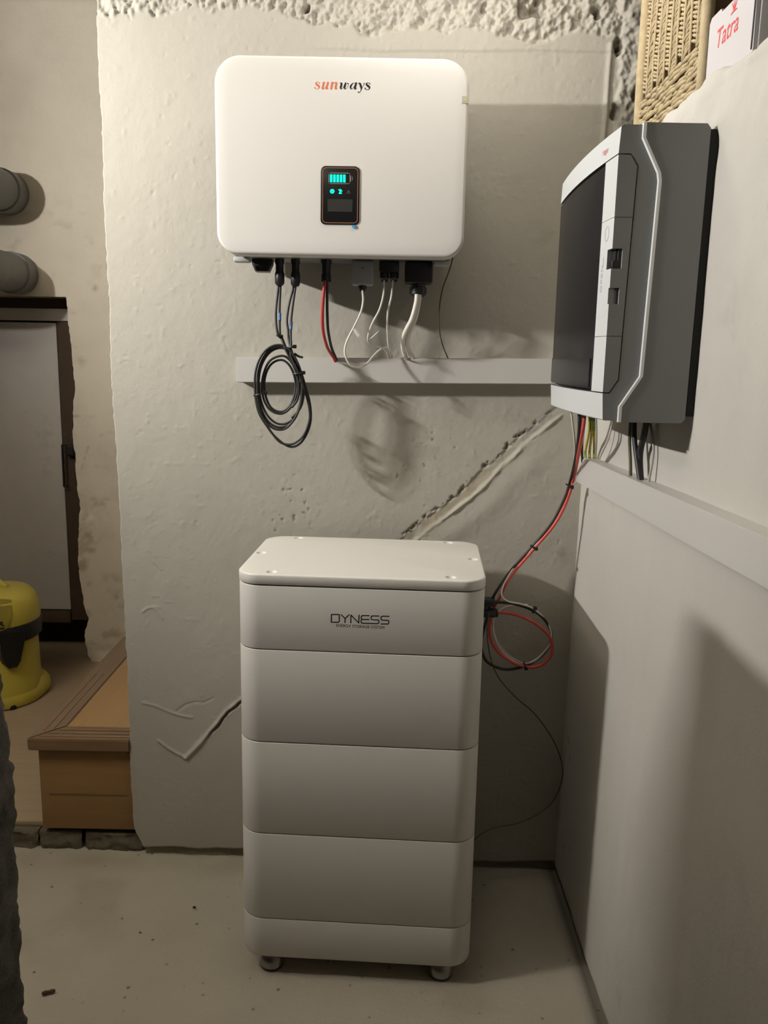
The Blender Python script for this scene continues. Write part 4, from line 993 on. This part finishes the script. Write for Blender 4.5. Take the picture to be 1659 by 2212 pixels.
# cut latch pockets through the corner edge
def pocket(o, boxes):
    cbm = bmesh.new()
    for lo, hi in boxes: box_bm(lo, hi, 0, 1, cbm)
    me_ = bpy.data.meshes.new('cut'); cbm.to_mesh(me_); cbm.free(); cu = bpy.data.objects.new('cut', me_); COL.objects.link(cu)
    mo = o.modifiers.new('b', 'BOOLEAN'); mo.object = cu; mo.operation = 'DIFFERENCE'; mo.solver = 'EXACT'
    bpy.context.view_layer.update()
    nme = bpy.data.meshes.new_from_object(o.evaluated_get(bpy.context.evaluated_depsgraph_get())); o.modifiers.clear(); o.data = nme
    bpy.data.objects.remove(cu)
pocket(strips[1], [((.36, BYN-.02, 1.661), (.3975, -.757, 1.694)), ((.36, BYN-.02, 1.602), (.3965, -.7745, 1.629))])
for s_ in strips: paint_lit_front(s_)
paint_lit_front(fh)
box('latch', (.383, BYN+.003, 1.6615), (.3955, -.7575, 1.675), M['black'], door_b, .0012)
box('latch_recess', (.3885, BYN+.010, 1.675), (.3972, -.7575, 1.6935), M['gap'], door_b, .0004)
# window of the door
wl = list(np.linspace(NY1+.0012, BYF+.004, 10))
yext('window', lambda Y: [(XFR+.0015-bulge(Y), DZ0+.003), (XFR+.0045-bulge(Y), DZ0+.003), (XFR+.0045-bulge(Y), DZ1-.003), (XFR+.0015-bulge(Y), DZ1-.003)], wl, M['smoke'], door_b)
yext('inner_plate', lambda Y: [(XFR+.0062-bulge(Y)*.3, DZ0+.02), (XFR+.0095, DZ0+.02), (XFR+.0095, DZ1-.02), (XFR+.0062-bulge(Y)*.3, DZ1-.02)], [NY1+.03, YC, BYF-.03], M['lcd'], door_b)
yext('window_foot_band', lambda Y: [(XFR-.0002-bulge(Y), DZ0+.006), (XFR+.0014-bulge(Y), DZ0+.006), (XFR+.0014-bulge(Y), DZ0+.058), (XFR-.0002-bulge(Y), DZ0+.058)], list(np.linspace(NY1+.02, BYF+.004, 6)), M['smoke'], door_b)  # extra smoked strip across the lower window
# small marks on the strip: OPEN, a bar, a ring, the red maker's mark
def fside(Y, z, d=.0003): return Vector((XFR-bulge(Y)-d, Y, z))
bm = text_bm('OPEN', .016, lambda u, v: fside(-.735+v, 1.6475+u), bold=.0001, space=1.25); bm_obj('lettering', bm, M['embos'], door_b, recalc=False)
bm = bmesh.new(); ribbon_bm([(-.738, 1.668, .002), (-.738, 1.683, .002)], lambda u, v: fside(u, v), bm, smooth=False)
for v in bm.verts: pass
bm_obj('mark', bm, M['embos'], door_b, recalc=False)
bm = bmesh.new(); ribbon_bm([(-.748+.010*math.cos(a), 1.722+.012*math.sin(a), .0014) for a in np.linspace(0, 2*math.pi, 20)], lambda u, v: fside(u, v), bm, smooth=False); bm_obj('mark', bm, M['embos'], door_b, recalc=False)
c_ = onX(1306.5, 327, XFR-.006)
bm = text_bm(':hager', .0135, lambda u, v: fside(c_.y-u, c_.z+v, .0003), bold=0.0); bm_obj('lettering', bm, M['inkred'], ebx, recalc=False)

# ================================================================== LEDGE THINGS
# woven basket
BX0, BX1, BY0, BY1, BZ0, BZ1 = .578, .93, -.580, -.168, 1.992, 2.44
bsk = empty('woven_basket', ((BX0+BX1)/2, (BY0+BY1)/2, BZ0)); tag(bsk, 'tan woven rush basket standing on the ledge beside the white carton', 'basket')
box('liner', (BX0+.014, BY0+.012, BZ0), (BX1-.012, BY1-.012, BZ1-.02), M['strawd'], bsk, .02)
rnd = random.Random(5)
wv = bmesh.new()
def strand(p, q, r):
    tube_bm([Vector(p), (Vector(p)+Vector(q))/2+Vector((-.002 if abs(p[0]-q[0]) < .01 else 0, 0, 0)), Vector(q)], [r*.7, r, r*.7], 5, bm=wv)
xw_ = BX0+.004
# lower band of long horizontal ropes
for i in range(11):
    z = BZ0+.006+i*.0095
    y = BY0
    while y < BY1:
        l = .03+rnd.random()*.03; y2 = min(BY1, y+l)
        strand((xw_+rnd.uniform(-.004, .002), y-.004, z+rnd.uniform(-.003, .003)), (xw_+rnd.uniform(-.004, .002), y2+.004, z+rnd.uniform(-.003, .003)), .0052)
        y = y2
# upper columns: short slanting strands, the slant alternates from column to column
ncol = 10; cw = (BY1-BY0-.02)/ncol
for c in range(ncol):
    y0 = BY0+.01+c*cw; sl = .006 if c % 2 else -.006
    zb = BZ0+.112+(.012 if c % 2 else 0)
    z = zb
    while z < BZ1:
        strand((xw_+rnd.uniform(-.003, .002), y0+.004, z-sl+rnd.uniform(-.0015, .0015)), (xw_+rnd.uniform(-.003, .002), y0+cw-.003, z+sl+rnd.uniform(-.0015, .0015)), .0038)
        z += .0084
weave = bm_obj('weave', wv, M['straw'], bsk, smooth=True); weave['kind'] = 'stuff'
for c in range(ncol+1):
    y0 = BY0+.01+c*cw
    tube('stake', [(xw_-.001, y0, BZ0+.10), (xw_-.003, y0, BZ0+.2), (xw_-.001, y0+.002, BZ0+.3), (xw_-.001, y0, BZ1)], .0035, M['straw'], bsk, 3, 6)
tube('corner_post', [(xw_, BY1-.004, BZ0), (xw_-.002, BY1-.004, BZ0+.2), (xw_, BY1-.004, BZ1)], .014, M['straw'], bsk, 4, 10)
tube('corner_post', [(xw_, BY0+.004, BZ0), (xw_-.002, BY0+.004, BZ0+.2), (xw_, BY0+.004, BZ1)], .012, M['straw'], bsk, 4, 10)
rim = [Vector((BX0, BY0, BZ1)), Vector((BX0, BY1, BZ1)), Vector((BX1, BY1, BZ1)), Vector((BX1, BY0, BZ1))]
bm_obj('rim', tube_bm([rim[i]*(1-t)+rim[(i+1) % 4]*t for i in range(4) for t in (.04, .5, .96)], .014, 8, True), M['straw'], bsk, smooth=True)
# white carton
TX = .578
ctn = empty('carton', (TX+.07, -.70, 1.995)); tag(ctn, 'white carton with red lettering and leaf mark lying on the ledge', 'carton')
face = [(-.600, 1.994), (-.598, 2.112), (-.606, 2.120), (-.648, 2.120), (-.655, 2.113), (-.800, 2.114), (-.804, 2.004), (-.800, 1.994)]
bm = prism_bm(face, lambda u, v, d: Vector((d, u, v)), TX, TX+.15); bmesh.ops.recalc_face_normals(bm, faces=bm.faces); bm_obj('carton_body', bm, M['carton'], ctn)
box('end_flap', (TX+.006, -.809, 2.000), (TX+.146, -.8045, 2.110), M['cartong'], ctn, .001)
box('seal_edge', (TX-.0012, -.800, 2.004), (TX-.0001, -.796, 2.113), M['gap'], ctn)
bm = text_bm('Tatra', .045, lambda u, v: Vector((TX-.0002, -.685-u, 2.070+v)), bold=.0004, shear=.15, space=1.0); bm_obj('lettering', bm, M['inkred'], ctn, recalc=False)
bm = bmesh.new(); LY, LZ = -.710, 2.094
for q_, a in enumerate((-40, -14, 14, 42)): ribbon_bm([(LY, LZ, .004), (LY-.007*math.sin(math.radians(a)), LZ+.006, .0036), (LY-.018*math.sin(math.radians(a)), LZ+.015*math.cos(math.radians(a))+.004, .0014)], lambda u, v, q_=q_: Vector((TX-.0002-q_*4e-5, u, v)), bm)
ribbon_bm([(LY+.012, LZ-.002, .0025), (LY+.002, LZ, .0035), (LY-.012, LZ-.001, .0018)], lambda u, v: Vector((TX-.0005, u, v)), bm)
bm_obj('leaf_mark', bm, M['inkred'], ctn, recalc=False)

# ================================================================== PIPES, VACUUM, DEBRIS
def pipe(px, py, rpx, label):
    """a plastic pipe stub coming out of the far wall and bending away to the left"""
    e = onY(px, py, 1.44); r = rpx*(e.y-CAM.y)*.99/F
    root = empty('grey_pipe', e); tag(root, label, 'pipe')
    d = Vector((0, 1, 0)); a = Vector((e.x, 1.10, e.z))
    bm_obj('pipe_body', tube_bm([e+d*.01, e-d*.15, a+d*.07], r*.95, 28), M['pipe'], root, autosm=40)
    bm_obj('wall_socket', tube_bm([e+d*.012, e-d*.03, e-d*.075, e-d*.079], [r*1.03, r*1.03, r*1.03, r*.97], 28), M['pipe'], root, autosm=40)
    bm_obj('elbow', tube_bm(catmull([a+d*.075, a+d*.02, a+Vector((-.03, -.05, 0)), a+Vector((-.10, -.075, 0)), a+Vector((-.2, -.08, 0))], 5), r*1.03, 24), M['pipe'], root, autosm=50)
    bm_obj('pipe_run', tube_bm([a+Vector((-.19, -.08, 0)), Vector((-2.3, a.y-.08, a.z)), Vector((-2.62, a.y-.08, a.z))], r*.95, 24), M['pipe'], root, autosm=50)
pipe(16, 417, 42, 'upper of two grey plastic pipes at the left edge')
pipe(38, 592, 41, 'lower of two grey plastic pipes at the left edge')

VC = Vector((-1.595, 1.03, lz))
VS = .84
vac = empty('vacuum_cleaner', VC); tag(vac, 'yellow and black wet-dry vacuum cleaner on the landing at left', 'vacuum')
def vl(name, prof, m, par=vac, n=40, squash=1.0, cut=None):
    bm = lathe_bm(prof, VC, n=n)
    return bm_obj(name, bm, m, par, autosm=40)
vl('drum', [(0, .012), (.165, .012), (.17, .03), (.160, .10), (.157, .34), (0, .34)], M['vyel'])
base = bmesh.new()
nb = 64
def bump_r(a): return .172+.026*max(0, math.cos(2*(a-.6)))**2
ringz = ((.006, .97), (.025, 1.0), (.055, .985), (.075, .93), (.085, .885))
loft_bm([[VC+Vector((bump_r(2*math.pi*k/nb)*s*math.cos(2*math.pi*k/nb), bump_r(2*math.pi*k/nb)*s*math.sin(2*math.pi*k/nb), z+.012*max(0, math.cos(2*(2*math.pi*k/nb-.6))))) for k in range(nb)] for z, s in ringz], base)
bm_obj('base_ring', base, M['vyel'], vac, autosm=50)
vl('black_band', [(0, .322), (.161, .322), (.173, .333), (.175, .40), (.168, .415), (0, .415)], M['vblk'])
for sx in (-1, 1):
    pass
for ang in (-48, 75, 195):
    a = math.radians(ang); c = VC+Vector((.166*math.cos(a), .166*math.sin(a), .30))
    lb = loft_bm([[c+Vector((w*math.cos(a+math.pi/2)*s+d*math.cos(a), w*math.sin(a+math.pi/2)*s+d*math.sin(a), z)) for s, d in ((-1, -.02), (1, -.02), (.8, .012), (-.8, .012))] for w, z in ((.020, -.085), (.038, -.06), (.048, -.02), (.062, .03), (.062, .09))])
    bm_obj('latch', lb, M['vblk'], vac)
hd = bmesh.new()
hr = [(.170, .412), (.172, .43), (.168, .48), (.158, .525), (.135, .555), (.09, .568), (.0, .572)]
bm_obj('head', lathe_bm([(0, .412)]+hr, VC, n=40, bm=hd), M['vyel'], vac, autosm=40)
fp = lambda s, z, d: VC+Vector((s, -math.sqrt(max(0.0, .172**2-s*s))-d, z))
fb = bmesh.new(); ns = 14
A_ = [fp(-.115+.23*k/ns, .560-.02*abs(-1+2*k/ns)**3, -.03) for k in range(ns+1)]; B_ = [fp(-.125+.25*k/ns, .47, .008) for k in range(ns+1)]; C_ = [fp(-.110+.22*k/ns, .395+.02*abs(-1+2*k/ns)**3, .010) for k in range(ns+1)]
rowsv = [[fb.verts.new(p) for p in R_] for R_ in (A_, B_, C_)]
for r0_, r1_ in zip(rowsv, rowsv[1:]):
    for k in range(ns): fb.faces.new((r0_[k], r0_[k+1], r1_[k+1], r1_[k]))
bmesh.ops.solidify(fb, geom=list(fb.faces), thickness=.012)
shield = bm_obj('front_shield', fb, M['vyel'], vac, autosm=40)
tb = text_bm('K\u00c4RCHER', .030, lambda u, v: fp(.102+u, .441+v, .0112), bold=.0012, align='RIGHT'); bm_obj('lettering', tb, M['ink'], shield, recalc=False)
lb = bmesh.new()
for k in range(8):
    s0, s1 = -.04+.142*k/8, -.04+.142*(k+1)/8; lb.faces.new([lb.verts.new(fp(s, z, .0114)) for s, z in ((s0, .423), (s1, .423), (s1, .416), (s0, .416))])
bm_obj('lettering_bar', lb, M['ink'], shield, recalc=False)
tb = text_bm('WD 2', .013, lambda u, v: fp(.102+u, .4035+v, .0114), bold=.0003, align='RIGHT'); bm_obj('lettering', tb, M['ink'], shield, recalc=False)
tube('handle', [VC+Vector((-.11, .0, .55)), VC+Vector((-.085, 0, .60)), VC+Vector((-.04, 0, .617)), VC+Vector((.01, 0, .60)), VC+Vector((.05, 0, .565))], .014, M['vyel'], vac, 5, 10)
bm_obj('knob', lathe_bm([(0, 0), (.022, 0), (.022, .014), (.016, .022), (0, .024)], VC+Vector((.0, -.10, .556)), Vector((0, -.4, 1)), 18), M['vyel'], vac, autosm=40)
for a_ in (.3, 2.4, 4.2, 5.4):
    c = VC+Vector((.165*math.cos(a_), .165*math.sin(a_), 0)); bm_obj('castor', lathe_bm([(0, -.008), (.012, -.008), (.012, .008), (0, .008)], c+Vector((0, 0, .012)), Vector((math.sin(a_), math.cos(a_), 0)), 14), M['vblk'], vac)

vac.scale = (1, 1, VS)

def crumb(px, py, l, r, ang, m, label, name='debris_crumb', cat='debris'):
    c = onZ(px, py, .004); d = Vector((math.cos(ang), math.sin(ang), 0))
    n = 5; pts = [c+d*l*(k/(n-1)-.5)+Vector((0, 0, r*.7)) for k in range(n)]
    rad = [r*.7, r*1.1, r*.85, r*1.1, r*.75]
    o = bm_obj(name, tube_bm(pts, rad, 7), m, None, smooth=False); tag(o, label, cat); return o
crumb(105, 2145, .030, .0042, .35, M['rust'], 'small dark wall plug lying on the floor at lower left', 'wall_plug', 'plug')
crumb(420, 1961.5, .008, .003, .1, M['dark'], 'small black crumb on the floor left of the tower')
crumb(303, 2015, .006, .0016, .1, M['dark'], 'tiny dark flake on the floor far left of the tower')
